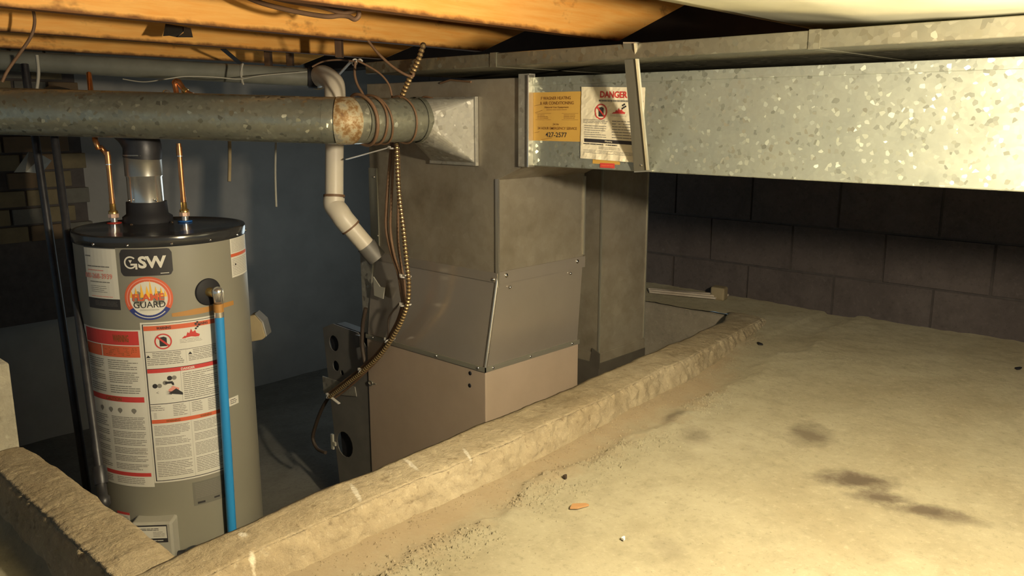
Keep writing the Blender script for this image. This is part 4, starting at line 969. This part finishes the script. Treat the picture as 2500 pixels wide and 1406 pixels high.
# ------------------------------------------------------------------ gas pipes left of the tank
def vpipe(top, bot_, r, m, name, label, D0, D1, extra=True):
    root = thing(name, label, 'pipe', aD(*bot_, D1)); a = aD(*top, D0); b_ = aD(*bot_, D1)
    k = MB(); k.tube([a+(a-b_)*.18, b_], r, 18); k.build('pipe', M[m], root)
    if extra:
        d = (b_-a).normalized(); k = MB(); k.lathe([(r*1.55, 0), (r*1.7, .01), (r*1.7, .035), (r*1.55, .045)], b_-d*.01, d, 16); k.build('tee_fitting', M[m], root)
        k = MB(); k.lathe([(r*1.1, .04), (r*1.1, .075), (r*1.5, .078), (r*1.5, .098), (r*.8, .105)], b_-d*.01, d, 16); k.build('drip_cap', M[m], root)
    return root
vpipe((137,365), (243,1148), .0105, 'blackmet', 'gas_pipe', 'black iron gas pipe with drip leg standing left of the water heater', 2.32, 2.12)
vpipe((88,350), (246,1420), .012, 'blackmet', 'gas_pipe', 'dim dark pipe standing behind the black gas pipe at left', 2.6, 2.6, False)

# ------------------------------------------------------------------ brick chimney behind the tank
ch = thing('brick_chimney', 'dim brick chimney behind the gas pipe at the left', 'chimney', (.95, 3.2, LZ))
CXa, CYa = 1.01, 3.74
core = MB(); core.box((CXa-.16, CYa+.012, LZ-.02), (CXa+.33, CYa+.42, .46)); core.build('mortar_core', M['mortar'], ch)
base_me = {}
for row in range(13):
    z = -.50+row*.072
    for cidx in range(-1, 4):
        x = CXa-.15+cidx*.125+(.062 if row % 2 else 0)
        if x < CXa-.17 or x+.12 > CXa+.35: continue
        hole = (-.32 < z < -.15 and x < CXa-.06)
        if hole: continue
        mm = random.choice(['brick_grey', 'brick_tan', 'brick_grey', 'brick_rust', 'brick_tan'])
        b = MB(); d = random.uniform(-.008, .008); b.box((x, CYa+d, z), (x+.115, CYa+.06, z+.063)); b.build('brick', M[mm], ch, .003)
k = MB(); k.prism([aD(34,421,2.9), aD(70,370,2.95), aD(104,380,2.95), aD(62,420,2.85)], FH*.004); k.prism([aD(62,420,2.85), aD(104,380,2.95), aD(125,392,3.0), aD(100,424,2.95)], FH*.004)
o = k.build('bent_sheet', M['wirewhite']); tag(o, 'pale bent sheet metal piece hanging in the dark at far left', 'sheet metal')

# ------------------------------------------------------------------ things lying about
bd = thing('moulding_bundle', 'bundle of pale wooden mouldings lying on the far ledge by the block wall', 'moulding', (3.3, 2.0, LZ))
for i in range(5):
    k = MB(); a = Vector((3.26+.012*i, 2.17+.01*i, LZ+.006+.006*(i % 2))); b_ = Vector((3.325+.018*i, 1.855-.006*i, LZ+.012+.007*(i % 3)))
    k.bar(a, b_, .016, .009); k.build('moulding', M['moulding'], bd, .002)
k = MB(); k.obox((3.36, 1.86, LZ+.03), (1,.2,0), (0,1,0), (0,0,1), .03, .035, .03); k.build('crumpled_wrap', M['cardboard'], bd, .008)
def chip(px, py, sx, sy, ang, m, name, label, cat, h=.004):
    p = aZ(px, py, LZ); p.z = floor_h(p.x, p.y)+.002; k = MB(); d = Vector((math.cos(ang), math.sin(ang), 0)); e = Vector((-d.y, d.x, 0))
    q = [p-d*sx-e*sy*.6, p-d*sx*.3-e*sy, p+d*sx-e*sy*.3, p+d*sx*.8+e*sy*.5, p-d*sx*.5+e*sy]
    k.prism([v+Vector((0,0,.001)) for v in q], (0,0,h)); return tag(k.build(name, M[m]), label, cat)
chip(1413, 1240, .022, .010, -.55, 'chip', 'wood_chip', 'orange brown wood chip lying on the ledge near the bottom centre', 'chip')
chip(1855, 836, .018, .008, .9, 'black', 'dark_flake', 'dark flake lying near the far end of the curb', 'flake')
chip(2486, 903, .016, .008, -.3, 'black', 'dark_flake', 'dark flake lying at the right edge below the block wall', 'flake')
chip(1380, 1170, .006, .005, .3, 'cabledark', 'pebble', 'small dark pebble among the crumbs above the wood chip', 'pebble', .007)
chip(1522, 1318, .006, .004, .3, 'white', 'pebble', 'small white chip on the ledge right of the wood chip', 'pebble')
